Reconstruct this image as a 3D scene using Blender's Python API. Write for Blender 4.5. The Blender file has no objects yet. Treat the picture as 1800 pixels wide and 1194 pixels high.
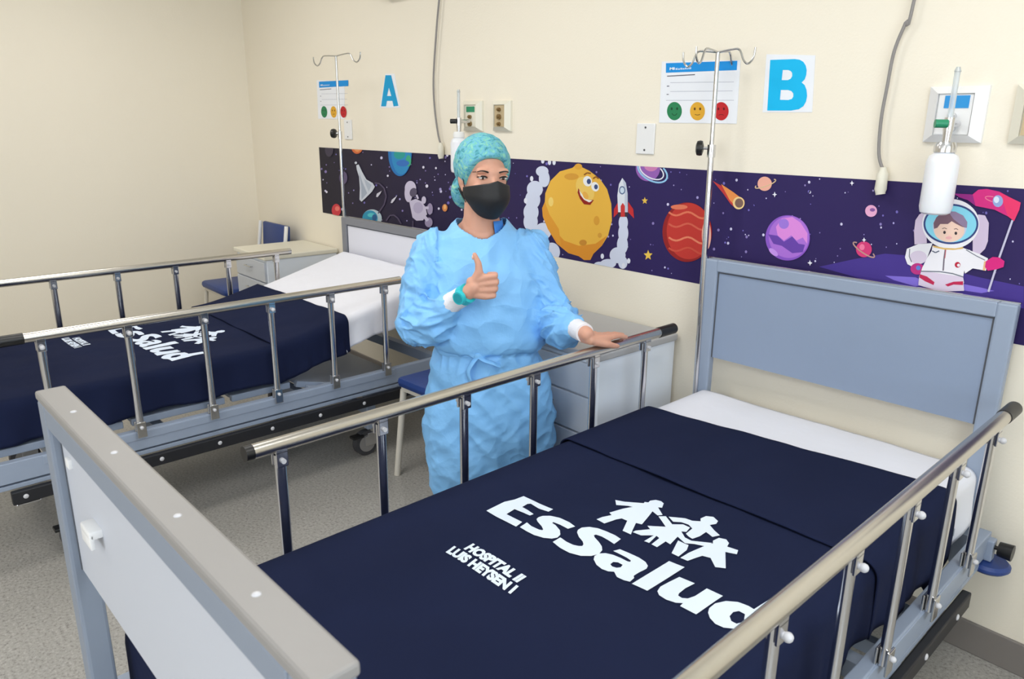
import bpy, bmesh, math, random
import numpy as np
from math import sin, cos, pi, radians, sqrt, atan2
from mathutils import Vector, Matrix, Euler, noise
from mathutils.geometry import tessellate_polygon

# ------------------------------------------------------------------ camera
SC = bpy.context.scene
COL = SC.collection
YAW, PITCH, ROLL, FPX = radians(48.522), radians(-16.002), radians(0.555), 1316.7
CAM = Vector((1.1524, -2.3652, 1.5494))
cF = Vector((-sin(YAW)*cos(PITCH), cos(YAW)*cos(PITCH), sin(PITCH)))
_R = Vector((cos(YAW), sin(YAW), 0)); _U = _R.cross(cF)
cR = _R*cos(ROLL)+_U*sin(ROLL); cU = -_R*sin(ROLL)+_U*cos(ROLL)
cam_d = bpy.data.cameras.new('camera'); cam = bpy.data.objects.new('camera', cam_d); COL.objects.link(cam)
cam_d.sensor_width = 36; cam_d.lens = 36*FPX/1800; cam_d.clip_start = .02
cam_d.dof.use_dof = True; cam_d.dof.focus_distance = 2.6; cam_d.dof.aperture_fstop = 9
M = Matrix((cR, cU, -cF)).transposed().to_4x4(); M.translation = CAM
cam.matrix_world = M
SC.camera = cam
# ------------------------------------------------------------------ light
SC.view_settings.view_transform = 'Standard'; SC.view_settings.look = 'None'
SC.view_settings.gamma = 1; SC.view_settings.use_curve_mapping = False
SC.view_settings.exposure = -0.12
w = bpy.data.worlds.new('world'); SC.world = w; w.use_nodes = True
w.node_tree.nodes['Background'].inputs[0].default_value = (.72, .85, 1, 1)
w.node_tree.nodes['Background'].inputs[1].default_value = 1.0
def area(name, loc, target, sx, sy, power, color=(1, 1, 1)):
    l = bpy.data.lights.new(name, 'AREA'); l.shape = 'RECTANGLE'; l.size = sx; l.size_y = sy
    l.energy = power; l.color = color
    o = bpy.data.objects.new(name, l); COL.objects.link(o); o.location = loc
    o.rotation_euler = (Vector(target)-Vector(loc)).to_track_quat('-Z', 'Y').to_euler()
    return o
XR, YF, ZC, XL = 3.0, -5.2, 2.75, -4.469     # right wall, front wall, ceiling, left wall
area('window_daylight', (XR-.08, -2.2, 1.7), (-1, -1.2, 1.1), 2.1, 1.35, 52, (.80, .91, 1))
area('window_daylight_front', (.2, YF+.08, 1.7), (-.3, 0, 1.2), 2.5, 1.35, 48, (.92, .96, 1))

# ------------------------------------------------------------------ materials
def lin(c):
    return tuple((x/12.92 if x <= .04045 else ((x+.055)/1.055)**2.4) for x in [v/255 for v in c])
def mat(name, rgb, rough=.5, metal=0, bump=0, bscale=50, var=0, vscale=8, spec=.5, **kw):
    m = bpy.data.materials.new(name); m.use_nodes = True; n = m.node_tree.nodes; L = m.node_tree.links
    b = n['Principled BSDF']; c = lin(rgb)+(1,)
    b.inputs['Base Color'].default_value = c; b.inputs['Roughness'].default_value = rough
    b.inputs['Metallic'].default_value = metal; b.inputs['Specular IOR Level'].default_value = spec
    for k, v in kw.items():
        b.inputs[k.replace('_', ' ')].default_value = v
    tc = n.new('ShaderNodeTexCoord')
    if var:
        t = n.new('ShaderNodeTexNoise'); t.inputs['Scale'].default_value = vscale; t.inputs['Detail'].default_value = 4
        L.new(tc.outputs['Object'], t.inputs['Vector'])
        mx = n.new('ShaderNodeMix'); mx.data_type = 'RGBA'
        mx.inputs[6].default_value = tuple(x*(1-var) for x in c[:3])+(1,)
        mx.inputs[7].default_value = tuple(min(1, x*(1+var)) for x in c[:3])+(1,)
        L.new(t.outputs['Fac'], mx.inputs[0]); L.new(mx.outputs[2], b.inputs['Base Color'])
    if bump:
        t = n.new('ShaderNodeTexNoise'); t.inputs['Scale'].default_value = bscale; t.inputs['Detail'].default_value = 5
        L.new(tc.outputs['Object'], t.inputs['Vector'])
        bp = n.new('ShaderNodeBump'); bp.inputs['Strength'].default_value = bump; bp.inputs['Distance'].default_value = .01
        L.new(t.outputs['Fac'], bp.inputs['Height']); L.new(bp.outputs['Normal'], b.inputs['Normal'])
    return m
m_wall = mat('cream_wall_paint', (243, 235, 218), .6, bump=.08, bscale=120, var=.015, vscale=2)
m_ceil = mat('white_ceiling_paint', (240, 240, 236), .8, var=.02)
m_base = mat('grey_vinyl_baseboard', (128, 122, 118), .45, var=.05)
def floor_mat():
    m = mat('speckled_vinyl_floor', (166, 162, 156), .3); n = m.node_tree.nodes; L = m.node_tree.links
    b = n['Principled BSDF']; tc = n['Texture Coordinate']
    v = n.new('ShaderNodeTexNoise'); v.inputs['Scale'].default_value = 95; v.inputs['Detail'].default_value = 6; v.inputs['Roughness'].default_value = .75
    L.new(tc.outputs['Object'], v.inputs['Vector'])
    r = n.new('ShaderNodeValToRGB'); e = r.color_ramp.elements
    e[0].position = .33; e[0].color = lin((112, 108, 104))+(1,)
    e[1].position = .68; e[1].color = lin((196, 193, 188))+(1,)
    x = e.new(.47); x.color = lin((163, 160, 154))+(1,)
    x = e.new(.56); x.color = lin((170, 167, 162))+(1,)
    L.new(v.outputs['Fac'], r.inputs[0]); L.new(r.outputs[0], b.inputs['Base Color'])
    return m
m_floor = floor_mat()
m_steel = mat('stainless_steel', (200, 200, 200), .2, 1, var=.04, vscale=20)
m_chrome = mat('chrome', (215, 215, 218), .2, 1)
m_rail = mat('champagne_steel_tube', (204, 200, 193), .27, 1)
m_blk = mat('black_plastic', (22, 22, 24), .38)
m_bumper = mat('black_bumper_strip', (26, 27, 33), .5)
m_frame = mat('light_blue_grey_powder_coat', (150, 162, 182), .42, var=.02)
m_board = mat('blue_grey_head_panel', (142, 157, 182), .4, var=.02)
m_boardfr = mat('blue_grey_head_frame', (150, 163, 184), .4)
m_foot = mat('warm_grey_foot_cap', (146, 143, 141), .42, var=.02)
m_footfr = mat('foot_frame_paint', (134, 144, 160), .42)
m_footpanel = mat('white_foot_panel', (196, 200, 210), .5)
m_groove = mat('dark_groove', (84, 88, 96), .6)
m_headA = mat('grey_head_frame', (128, 130, 138), .42)
m_panelA = mat('white_head_panel', (226, 227, 238), .5)
m_white = mat('white_plastic', (238, 238, 238), .4)
m_whiteb = mat('white_rivet', (205, 205, 210), .3)
m_sheet = mat('white_cotton_sheet', (236, 237, 246), .85, bump=.25, bscale=14)
m_navy = mat('navy_blanket_cloth', (27, 34, 62), .95, bump=.25, bscale=9, var=.12, vscale=5, spec=.12)
m_print = mat('white_print_on_cloth', (222, 234, 252), .8)
m_matt = mat('mattress_cover', (225, 226, 232), .8)
m_blue = mat('blue_vinyl', (34, 62, 128), .45, bump=.1, bscale=60)
m_chleg = mat('beige_painted_tube', (214, 208, 196), .45)
m_cabtop = mat('grey_cabinet_top', (176, 176, 178), .4)
m_cab = mat('white_blue_cabinet', (236, 243, 253), .38)
m_cabf = mat('pale_grey_drawer_front', (196, 201, 210), .4)
m_rub = mat('grey_rubber', (70, 70, 74), .6)
m_gown = mat('light_blue_gown_fabric', (134, 196, 250), .55, bump=.5, bscale=22, spec=.35, Subsurface_Weight=.0)
def crumple(m, scale, strength):
    n = m.node_tree.nodes; L = m.node_tree.links; tc = n['Texture Coordinate']; bp = n['Bump']
    no = n.new('ShaderNodeTexNoise'); no.inputs['Scale'].default_value = 5; L.new(tc.outputs['Object'], no.inputs['Vector'])
    mx = n.new('ShaderNodeMix'); mx.data_type = 'RGBA'; mx.inputs[0].default_value = .12; L.new(tc.outputs['Object'], mx.inputs[6]); L.new(no.outputs['Color'], mx.inputs[7])
    v = n.new('ShaderNodeTexVoronoi'); v.inputs['Scale'].default_value = scale; L.new(mx.outputs[2], v.inputs['Vector'])
    b2 = n.new('ShaderNodeBump'); b2.inputs['Strength'].default_value = strength; b2.inputs['Distance'].default_value = .03
    L.new(v.outputs['Distance'], b2.inputs['Height']); L.new(bp.outputs['Normal'], b2.inputs['Normal']); L.new(b2.outputs['Normal'], n['Principled BSDF'].inputs['Normal'])
crumple(m_gown, 12, .5)
m_skin = mat('skin', (214, 160, 137), .5, bump=.06, bscale=90, var=.05, vscale=10, Subsurface_Weight=.12, Subsurface_Scale=.01)
m_mask = mat('black_mask', (20, 22, 27), .62, bump=.05, bscale=200)
m_hair = mat('dark_hair', (30, 24, 22), .6)
m_cuff = mat('white_knit_cuff', (240, 240, 246), .85, bump=.3, bscale=160)
m_teal = mat('turquoise_watch', (46, 196, 206), .35)
m_tealf = mat('teal_dial', (30, 160, 176), .3)
m_eyew = mat('eye_white', (225, 220, 216), .2)
m_iris = mat('brown_iris', (44, 26, 20), .15)
m_scrub = mat('blue_scrub', (58, 132, 220), .8)
m_shoe = mat('white_shoe', (225, 225, 225), .5)
m_cable = mat('grey_cable', (140, 136, 134), .5)
m_cream = mat('cream_plastic', (232, 228, 212), .4)
m_brass = mat('brass_fittings', (150, 128, 92), .35, .8)
m_tan = mat('tan_plate', (196, 176, 140), .45)
m_green = mat('green_knob', (30, 140, 100), .4)
m_bottle = mat('milky_bottle', (238, 240, 246), .3, Subsurface_Weight=.1)
m_glass = mat('clear_flow_tube', (225, 232, 236), .08, Transmission_Weight=.6)
m_glasswin = mat('window_glass', (235, 240, 245), .02, Transmission_Weight=1.0)
m_bluetag = mat('blue_label', (40, 150, 220), .5)
m_lamp = mat('lamp_body', (120, 116, 112), .5)
def cap_mat():
    m = mat('teal_patterned_cap', (90, 180, 185), .8, bump=.5, bscale=30); n = m.node_tree.nodes; L = m.node_tree.links
    b = n['Principled BSDF']; tc = n['Texture Coordinate']
    v = n.new('ShaderNodeTexNoise'); v.inputs['Scale'].default_value = 40; v.inputs['Detail'].default_value = 3; v.inputs['Distortion'].default_value = 1.5
    L.new(tc.outputs['Object'], v.inputs['Vector'])
    r = n.new('ShaderNodeValToRGB'); e = r.color_ramp.elements
    e[0].position = .32; e[0].color = lin((52, 122, 136))+(1,)
    e[1].position = .70; e[1].color = lin((160, 208, 184))+(1,)
    for p, c in ((.43, (84, 166, 178)), (.5, (112, 178, 206)), (.57, (104, 184, 176))):
        x = e.new(p); x.color = lin(c)+(1,)
    L.new(v.outputs['Fac'], r.inputs[0]); L.new(r.outputs[0], b.inputs['Base Color'])
    return m
m_cap = cap_mat()
def art_mat():
    m = mat('printed_artwork', (255, 255, 255), .6, spec=.3); n = m.node_tree.nodes; L = m.node_tree.links
    a = n.new('ShaderNodeAttribute'); a.attribute_name = 'Col'
    L.new(a.outputs['Color'], n['Principled BSDF'].inputs['Base Color'])
    return m
m_art = art_mat()

# ------------------------------------------------------------------ helpers
def T(loc=(0, 0, 0), rot=(0, 0, 0), s=(1, 1, 1)):
    return Matrix.Translation(loc) @ Euler(rot).to_matrix().to_4x4() @ Matrix.Diagonal((*s, 1))
def box(bm, x0, x1, y0, y1, z0, z1, bev=0, mx=None):
    r = bmesh.ops.create_cube(bm, size=1, matrix=T(((x0+x1)/2, (y0+y1)/2, (z0+z1)/2), s=(abs(x1-x0), abs(y1-y0), abs(z1-z0))))
    vs = r['verts']
    if bev:
        es = list({e for v in vs for e in v.link_edges})
        g = bmesh.ops.bevel(bm, geom=es, offset=bev, segments=2, profile=.5, affect='EDGES')
        vs = list({v for f in g['faces'] for v in f.verts} | {v for v in vs if v.is_valid})
    if mx is not None: bmesh.ops.transform(bm, matrix=mx, verts=vs)
    return vs
def axis_m(a, b):
    a, b = Vector(a), Vector(b); d = b-a
    return Matrix.Translation((a+b)/2) @ d.to_track_quat('Z', 'Y').to_matrix().to_4x4(), d.length
def cyl(bm, a, b, r, r2=None, seg=20, cap=True):
    m, l = axis_m(a, b)
    bmesh.ops.create_cone(bm, cap_ends=cap, segments=seg, radius1=r, radius2=r if r2 is None else r2, depth=l, matrix=m)
def sph(bm, c, r, seg=16, s=(1, 1, 1), rot=(0, 0, 0)):
    return bmesh.ops.create_uvsphere(bm, u_segments=seg, v_segments=max(8, seg//2+2), radius=r, matrix=T(c, rot, s))['verts']
def tube(bm, pts, rad, seg=10, caps=True, smooth=True, sub=6, flat=1):
    P = [Vector(p) for p in pts]
    if smooth and len(P) > 2:
        Q = []; n = len(P)
        for i in range(n-1):
            p0, p1, p2, p3 = P[max(i-1, 0)], P[i], P[i+1], P[min(i+2, n-1)]
            for k in range(sub):
                t = k/sub
                Q.append(.5*((2*p1)+(p2-p0)*t+(2*p0-5*p1+4*p2-p3)*t*t+(3*p1-p0-3*p2+p3)*t**3))
        Q.append(P[-1]); P = Q
    n = len(P); rf = rad if callable(rad) else (lambda t: rad)
    rings = []; up = None
    for i, p in enumerate(P):
        d = (P[min(i+1, n-1)]-P[max(i-1, 0)]).normalized()
        if up is None:
            up = Vector((0, 0, 1)) if abs(d.z) < .9 else Vector((0, 1, 0))
        s = d.cross(up).normalized(); u2 = s.cross(d).normalized(); up = u2
        r = rf(i/(n-1))
        rings.append([bm.verts.new(p+(s*cos(2*pi*k/seg)+u2*sin(2*pi*k/seg)*flat)*r) for k in range(seg)])
    for a, b in zip(rings, rings[1:]):
        for k in range(seg): bm.faces.new((a[k], a[(k+1) % seg], b[(k+1) % seg], b[k]))
    if caps:
        bm.faces.new(rings[0][::-1]); bm.faces.new(rings[-1])
def lathe(bm, prof, c=(0, 0, 0), seg=24, mx=None):
    rings = []
    for r, z in prof:
        rings.append([bm.verts.new(Vector(c)+Vector((r*cos(2*pi*k/seg), r*sin(2*pi*k/seg), z))) for k in range(seg)])
    for a, b in zip(rings, rings[1:]):
        for k in range(seg): bm.faces.new((a[k], a[(k+1) % seg], b[(k+1) % seg], b[k]))
    bm.faces.new(rings[0][::-1]); bm.faces.new(rings[-1])
    if mx is not None: bmesh.ops.transform(bm, matrix=mx, verts=[v for r in rings for v in r])
def obj(name, bm, m, parent=None, smooth=False, angle=40):
    if isinstance(bm, bmesh.types.BMesh):
        bmesh.ops.recalc_face_normals(bm, faces=bm.faces)
        me = bpy.data.meshes.new(name); bm.to_mesh(me); bm.free()
    else: me = bm
    o = bpy.data.objects.new(name, me); COL.objects.link(o); me.materials.clear(); me.materials.append(m)
    if smooth:
        for p in me.polygons: p.use_smooth = True
        if angle and angle < 180: me.set_sharp_from_angle(angle=radians(angle))
    if parent is not None: o.parent = parent
    return o
def tag(o, label, cat, group=None):
    o['label'] = label; o['category'] = cat
    if group: o['group'] = group
    return o
def thing(name, label, cat, loc=(0, 0, 0), rz=0, group=None):
    o = bpy.data.objects.new(name, None); o.empty_display_size = .1; COL.objects.link(o)
    o.location = loc; o.rotation_euler = (0, 0, rz); return tag(o, label, cat, group)
def struct(name, bm, m, smooth=False):
    o = obj(name, bm, m, smooth=smooth); o['kind'] = 'structure'; return o
def B(): return bmesh.new()
# pixel of the photograph -> point on a real plane (used to trace flat artwork onto its wall or cloth)
def ray(u, v): return cF + cR*((u-900)/FPX) - cU*((v-597)/FPX)
def on_wall(u, v, y=0.0):
    d = ray(u, v); s = (y-CAM.y)/d.y; p = CAM+d*s; return (p.x, p.z)
def crop(x0, y0, s): return lambda p: (x0+p[0]/s, y0+p[1]/s)

# ------------------------------------------------------------------ room shell
b = B(); box(b, XL-.1, XR+.1, YF-.1, .1, -.1, 0); struct('floor', b, m_floor)
b = B(); box(b, XL-.1, XR+.1, YF-.1, .1, ZC, ZC+.1); struct('ceiling', b, m_ceil)
b = B(); box(b, XL-.1, XR+.1, 0, .1, 0, ZC); struct('wall_back', b, m_wall)
b = B(); box(b, XL-.1, XL, YF, 0, 0, ZC); struct('wall_left', b, m_wall)
def wall_with_hole(name, along, c0, c1, a0, a1, h0, h1, z0, z1):
    b = B()
    for p in ((a0, h0, 0, ZC), (h1, a1, 0, ZC), (h0, h1, 0, z0), (h0, h1, z1, ZC)):
        if along == 'y': box(b, c0, c1, p[0], p[1], p[2], p[3])
        else: box(b, p[0], p[1], c0, c1, p[2], p[3])
    struct(name, b, m_wall)
wall_with_hole('wall_right', 'y', XR, XR+.1, YF, 0, -3.3, -1.1, .95, 2.4)
wall_with_hole('wall_front', 'x', YF-.1, YF, XL, XR, -1.1, 1.5, .95, 2.4)
def window(name, along, c, a0, a1, z0, z1):
    b = B(); t = .05
    def bb(p, q, r, s, th=.03):
        if along == 'y': box(b, c+.05-th, c+.05+th, p, q, r, s)
        else: box(b, p, q, c-.05-th, c-.05+th, r, s)
    bb(a0, a0+t, z0, z1); bb(a1-t, a1, z0, z1); bb(a0+t, a1-t, z0, z0+t); bb(a0+t, a1-t, z1-t, z1); am = (a0+a1)/2; bb(am-t/2, am+t/2, z0+t, z1-t)
    o = struct(name, b, m_white)
    b = B()
    if along == 'y': box(b, c+.047, c+.053, a0+t, a1-t, z0+t, z1-t)
    else: box(b, a0+t, a1-t, c-.053, c-.047, z0+t, z1-t)
    obj('window_glass', b, m_glasswin, o)
window('window_1', 'y', XR, -3.3, -1.1, .95, 2.4)
window('window_2', 'x', YF, -1.1, 1.5, .95, 2.4)
b = B(); box(b, XL, XR, -.012, -.0, 0, .102, .003); struct('baseboard_back', b, m_base)
b = B(); box(b, XL, XL+.012, YF, -.012, 0, .102, .003); struct('baseboard_left', b, m_base)
b = B(); box(b, XR-.012, XR, YF, -.012, 0, .102, .003); struct('baseboard_right', b, m_base)
# ceiling lights: real recessed panels that light the ward
m_emit = bpy.data.materials.new('lit_diffuser'); m_emit.use_nodes = True
_b = m_emit.node_tree.nodes['Principled BSDF']; _b.inputs['Emission Color'].default_value = (1, .97, .92, 1); _b.inputs['Emission Strength'].default_value = 1.5
for i, (x, y, where) in enumerate(((-3.05, -1.45, 'above the far bed'), (-1.1, -1.45, 'above the woman'), (.95, -1.3, 'above the near bed'), (-2.6, -3.8, 'over the left of the ward behind the camera'), (1.2, -4.0, 'over the right of the ward behind the camera'))):
    t = thing('ceiling_light', 'square ceiling light panel ' + where, 'ceiling light', (x, y, ZC), 0, 'ceiling light panels')
    b = B(); box(b, -.32, .32, -.32, -.3, -.02, 0); box(b, -.32, .32, .3, .32, -.02, 0); box(b, -.32, -.3, -.3, .3, -.02, 0); box(b, .3, .32, -.3, .3, -.02, 0)
    obj('light_frame', b, m_white, t)
    b = B(); box(b, -.3, .3, -.3, .3, -.012, -.002); obj('diffuser', b, m_emit, t)
    area('ceiling_lamp_light', (x, y, ZC-.03), (x, y+.001, 0), .6, .6, 15.5, (1, .975, .94))

# ------------------------------------------------------------------ flat artwork
def poly_tris(outer, holes=()):
    """vertex list and triangle indices of a flat polygon with holes (2D points)"""
    loops = [[Vector((p[0], p[1], 0)) for p in L] for L in (outer, *holes)]
    tr = tessellate_polygon(loops); fl = [p for L in loops for p in L]
    return fl, tr
class Art:
    """flat printed artwork in the (x, z) plane of the wall"""
    def __init__(s): s.V = []; s.F = []; s.C = []; s.L = 0
    def raw(s, pts, col, holes=(), d=None):
        fl, tr = poly_tris(pts, holes); o = len(s.V)
        y = -(s.L*.000011 if d is None else d); s.L += 1
        for p in fl: s.V.append((p.x, y, p.y))
        for t in tr: s.F.append(tuple(o+i for i in t)); s.C.append(col)
    def px(s, pts, col, f=None, holes=()):
        g = (lambda p: p) if f is None else f
        s.raw([on_wall(*g(p)) for p in pts], col, [[on_wall(*g(p)) for p in h] for h in holes])
    def ell(s, c, rx, ry, col, f=None, rot=0, n=40, a0=0, a1=360):
        pts = []
        for k in range(n if a1-a0 >= 360 else n+1):
            a = radians(a0)+(radians(a1-a0))*k/n; x, y = rx*cos(a), ry*sin(a)
            pts.append((c[0]+x*cos(rot)-y*sin(rot), c[1]+x*sin(rot)+y*cos(rot)))
        s.px(pts, col, f)
    def line(s, pts, wd, col, f=None):
        for a, b in zip(pts, pts[1:]):
            dx, dy = b[0]-a[0], b[1]-a[1]; l = sqrt(dx*dx+dy*dy) or 1; nx, ny = -dy/l*wd/2, dx/l*wd/2
            s.px([(a[0]+nx, a[1]+ny), (b[0]+nx, b[1]+ny), (b[0]-nx, b[1]-ny), (a[0]-nx, a[1]-ny)], col, f)
    def ring(s, c, rx, ry, wd, col, f=None, rot=0, a0=0, a1=360, n=36):
        pts = []
        for k in range(n+1):
            a = radians(a0)+radians(a1-a0)*k/n; x, y = rx*cos(a), ry*sin(a)
            pts.append((c[0]+x*cos(rot)-y*sin(rot), c[1]+x*sin(rot)+y*cos(rot)))
        s.line(pts, wd, col, f)
    def build(s, name, parent, y, clip=None):
        me = bpy.data.meshes.new(name)
        me.from_pydata([(v[0], v[1]+y, v[2]) for v in s.V], [], s.F)
        if clip:
            bm = bmesh.new(); bm.from_mesh(me); lay = bm.faces.layers.int.new('ci')
            bm.faces.ensure_lookup_table()
            for f, c in zip(bm.faces, range(len(s.F))): f[lay] = c
            for co, no in (((clip[0], 0, 0), (-1, 0, 0)), ((clip[1], 0, 0), (1, 0, 0)), ((0, 0, clip[2]), (0, 0, -1)), ((0, 0, clip[3]), (0, 0, 1))):
                bmesh.ops.bisect_plane(bm, geom=bm.verts[:]+bm.edges[:]+bm.faces[:], plane_co=co, plane_no=no, clear_outer=True)
            cols = [s.C[f[lay]] for f in bm.faces]; bm.to_mesh(me); bm.free()
        else: cols = s.C
        at = me.color_attributes.new('Col', 'FLOAT_COLOR', 'CORNER')
        for p, c in zip(me.polygons, cols):
            flip = p.normal.y > 0
            if flip: p.flip()
            for li in p.loop_indices: at.data[li].color = lin(c)+(1,)
        me.update()
        return obj(name, me, m_art, parent)

FX0, FX1, FZ0, FZ1 = -3.425, 1.05, .979, 1.398
frieze = thing('wall_frieze', 'long purple wall frieze printed with planets, rockets, a lemon shaped moon and an astronaut', 'wall decal', (-1.2, 0, FZ0))
fr_off = Vector((1.2, 0, -FZ0))
b = B()
n = 60
vt = []
for i in range(n+1):
    x = FX0+(FX1-FX0)*i/n; vt.append([b.verts.new((x+1.2, -.001, z-FZ0)) for z in (FZ0, (FZ0+FZ1)/2, FZ1)])
lay = b.loops.layers.float_color.new('Col')
for i in range(n):
    for j in range(2):
        f = b.faces.new((vt[i][j], vt[i+1][j], vt[i+1][j+1], vt[i][j+1]))
        for l in f.loops:
            t = (l.vert.co.x-1.2-FX0)/(FX1-FX0)
            A_, B_, C_ = (34, 30, 44), (44, 31, 88), (52, 44, 112)
            t2 = min(1, max(0, t/.55))
            c = [A_[k]*(1-t2)+B_[k]*t2 for k in range(3)]
            l[lay] = lin(c)+(1,)
me_ = bpy.data.meshes.new('printed_background'); b.to_mesh(me_); b.free()
for p in me_.polygons:
    if p.normal.y > 0: p.flip()
obj('printed_background', me_, m_art, frieze)
a = Art(); rnd = random.Random(4)
# stars
for i in range(330):
    a.L = 0
    x = rnd.uniform(565, 1798); f0 = 252+.0655*(x-562); f1 = 373+.188*(x-568); y = rnd.uniform(f0+4, f1-4); r = rnd.choice((.7, .9, 1.1, 1.6, 2.2))
    c = rnd.choice(((210, 205, 235), (140, 125, 185), (120, 110, 190), (170, 160, 215)))
    a.ell((x, y), r, r*1.2, c, n=8)
for x, y in ((1098, 150+0), ):
    pass
c3 = crop(900, 60, 2.714)   # 1520/560
c4 = crop(1340, 80, 2.596)
c5 = crop(1560, 320, 5.97)
c6 = crop(550, 240, 7.024)
c1 = crop(660, 220, 3.143)
# hills bottom right
a.px([(260, 1010), (420, 975), (560, 950), (690, 960), (800, 1010), (1000, 1060), (1194, 1100), (1194, 1200), (700, 1130), (400, 1050)], (70, 52, 140), c4)
a.px([(560, 1050), (700, 1058), (760, 1085), (700, 1100), (600, 1070)], (132, 112, 214), c4)
a.px([(900, 1085), (1000, 1105), (1060, 1120), (1000, 1130), (900, 1115)], (132, 112, 214), c4)
# smoke trails
sm = (214, 220, 240)
for cx, cy, rx, ry in ((145, 655, 30, 25), (155, 690, 26, 40), (110, 740, 38, 40), (100, 790, 36, 45), (92, 850, 36, 45), (90, 895, 34, 45), (150, 940, 40, 40), (190, 1040, 40, 45)):
    a.ell((cx, cy), rx, ry, sm, c3)
for cx, cy, rx, ry in ((532, 900, 22, 38), (532, 950, 24, 45), (528, 1005, 26, 45), (505, 1055, 38, 38), (530, 1090, 22, 30), (460, 1095, 38, 22), (420, 1100, 28, 14)):
    a.ell((cx, cy), rx, ry, sm, c3)
for x, y in ((148, 605), (180, 612), (202, 612), (95, 690), (66, 795), (432, 1060), (558, 1082), (533, 1105)):
    a.ell((x, y), 8, 13, (230, 232, 245), c3, n=12)
# lemon-shaped moon with a face (generic cartoon)
moon = [(318, 620), (335, 635), (370, 652), (420, 690), (455, 740), (475, 810), (478, 890), (460, 960), (430, 1010), (390, 1048), (375, 1078), (345, 1078), (320, 1060), (270, 1045), (215, 1000), (172, 930), (148, 870), (145, 830), (158, 800), (160, 760), (185, 700), (230, 655), (290, 638), (305, 625)]
a.px(moon, (240, 186, 72), c3)
a.px([(172, 930), (160, 880), (200, 930), (250, 985), (320, 1010), (400, 1000), (455, 960), (430, 1010), (390, 1048), (375, 1078), (345, 1078), (320, 1060), (270, 1045), (215, 1000)], (226, 148, 46), c3)
a.px([(145, 830), (158, 800), (180, 860), (225, 930), (235, 1010), (172, 930), (148, 870)], (230, 158, 52), c3)
a.ell((285, 680), 34, 16, (222, 160, 60), c3); a.ell((405, 890), 14, 22, (224, 160, 56), c3); a.ell((340, 995), 18, 14, (206, 140, 50), c3)
a.ell((187, 800), 12, 22, (250, 216, 120), c3); a.ell((420, 960), 10, 12, (222, 160, 60), c3); a.ell((318, 632), 18, 14, (232, 170, 60), c3)
a.ell((350, 740), 40, 62, (246, 206, 104), c3, rot=-.4)
a.ell((362, 702), 21, 25, (245, 245, 245), c3, rot=-.3); a.ell((398, 728), 18, 23, (245, 245, 245), c3, rot=-.3)
a.ell((368, 703), 10, 13, (60, 80, 130), c3, n=16); a.ell((402, 729), 9, 12, (60, 80, 130), c3, n=16)
a.line([(345, 672), (360, 662), (378, 665)], 7, (150, 90, 30), c3); a.line([(388, 690), (402, 680), (415, 690)], 7, (150, 90, 30), c3)
a.px([(318, 735), (335, 765), (360, 790), (392, 792), (375, 815), (345, 812), (325, 785), (314, 755)], (150, 30, 24), c3)
a.px([(322, 745), (340, 770), (362, 790), (385, 794), (370, 803), (345, 790), (328, 768)], (245, 240, 232), c3)
a.ell((352, 770), 12, 20, (240, 180, 80), c3, rot=-.5)
# rocket
a.px([(505, 805), (488, 835), (486, 875), (512, 850)], (200, 46, 50), c3); a.px([(556, 800), (580, 835), (584, 880), (556, 850)], (200, 46, 50), c3)
a.px([(528, 686), (545, 710), (553, 760), (554, 850), (508, 850), (504, 770), (512, 715)], (226, 230, 240), c3)
a.px([(528, 686), (545, 710), (553, 760), (554, 850), (538, 850), (540, 760)], (198, 205, 222), c3)
a.ell((527, 745), 15, 20, (90, 110, 150), c3); a.ell((527, 745), 10, 14, (210, 225, 240), c3)
a.px([(506, 850), (556, 850), (552, 872), (510, 872)], (60, 50, 60), c3); a.px([(520, 820), (530, 805), (540, 820), (540, 872), (520, 872)], (206, 56, 56), c3)
# stars (5-point)
def star(c, r, col, f):
    a.px([(c[0]+(r if k % 2 == 0 else r*.45)*cos(pi/5*k-pi/2)*.85, c[1]+(r if k % 2 == 0 else r*.45)*sin(pi/5*k-pi/2)) for k in range(10)], col, f)
star((635, 795), 18, (232, 190, 80), c3); star((651, 1055), 26, (238, 198, 84), c3)
# ringed violet planet at the top edge
a.ell((650, 640), 58, 62, (150, 96, 178), c3); a.ell((665, 625), 34, 30, (206, 130, 180), c3)
a.ring((672, 655), 76, 44, 8, (150, 200, 236), c3, rot=.5, a0=-60, a1=200); a.ring((668, 652), 62, 34, 6, (232, 232, 244), c3, rot=.5, a0=-60, a1=200)
# red planet
a.ell((838, 945), 118, 142, (150, 34, 34), c3, n=60); a.ell((846, 940), 106, 134, (196, 56, 48), c3, n=60)
for y0, col in ((850, (226, 120, 90)), (905, (214, 96, 76)), (970, (230, 132, 100)), (1020, (206, 80, 62))):
    pts = [(750+k*18, y0+12*sin(k*.9)+k*2) for k in range(11)]
    a.line(pts, 9, col, c3)
a.ell((800, 825), 40, 12, (226, 120, 90), c3)
a.ell((930, 960), 22, 70, (236, 176, 160), c3)
# comet
a.px([(960, 700), (1040, 745), (1110, 790), (1075, 835), (1045, 810), (1010, 760)], (196, 60, 60), c3)
a.px([(1000, 715), (1060, 755), (1112, 795), (1075, 830), (1040, 790)], (240, 150, 80), c3)
a.ell((1084, 806), 28, 30, (248, 214, 150), c3); a.ell((1086, 806), 20, 22, (130, 100, 90), c3)
# small ringed planet
a.ell((1208, 714), 34, 34, (240, 176, 156), c3); a.ring((1212, 714), 52, 12, 5, (220, 190, 150), c3, rot=-.35, a0=-30, a1=210)
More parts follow.
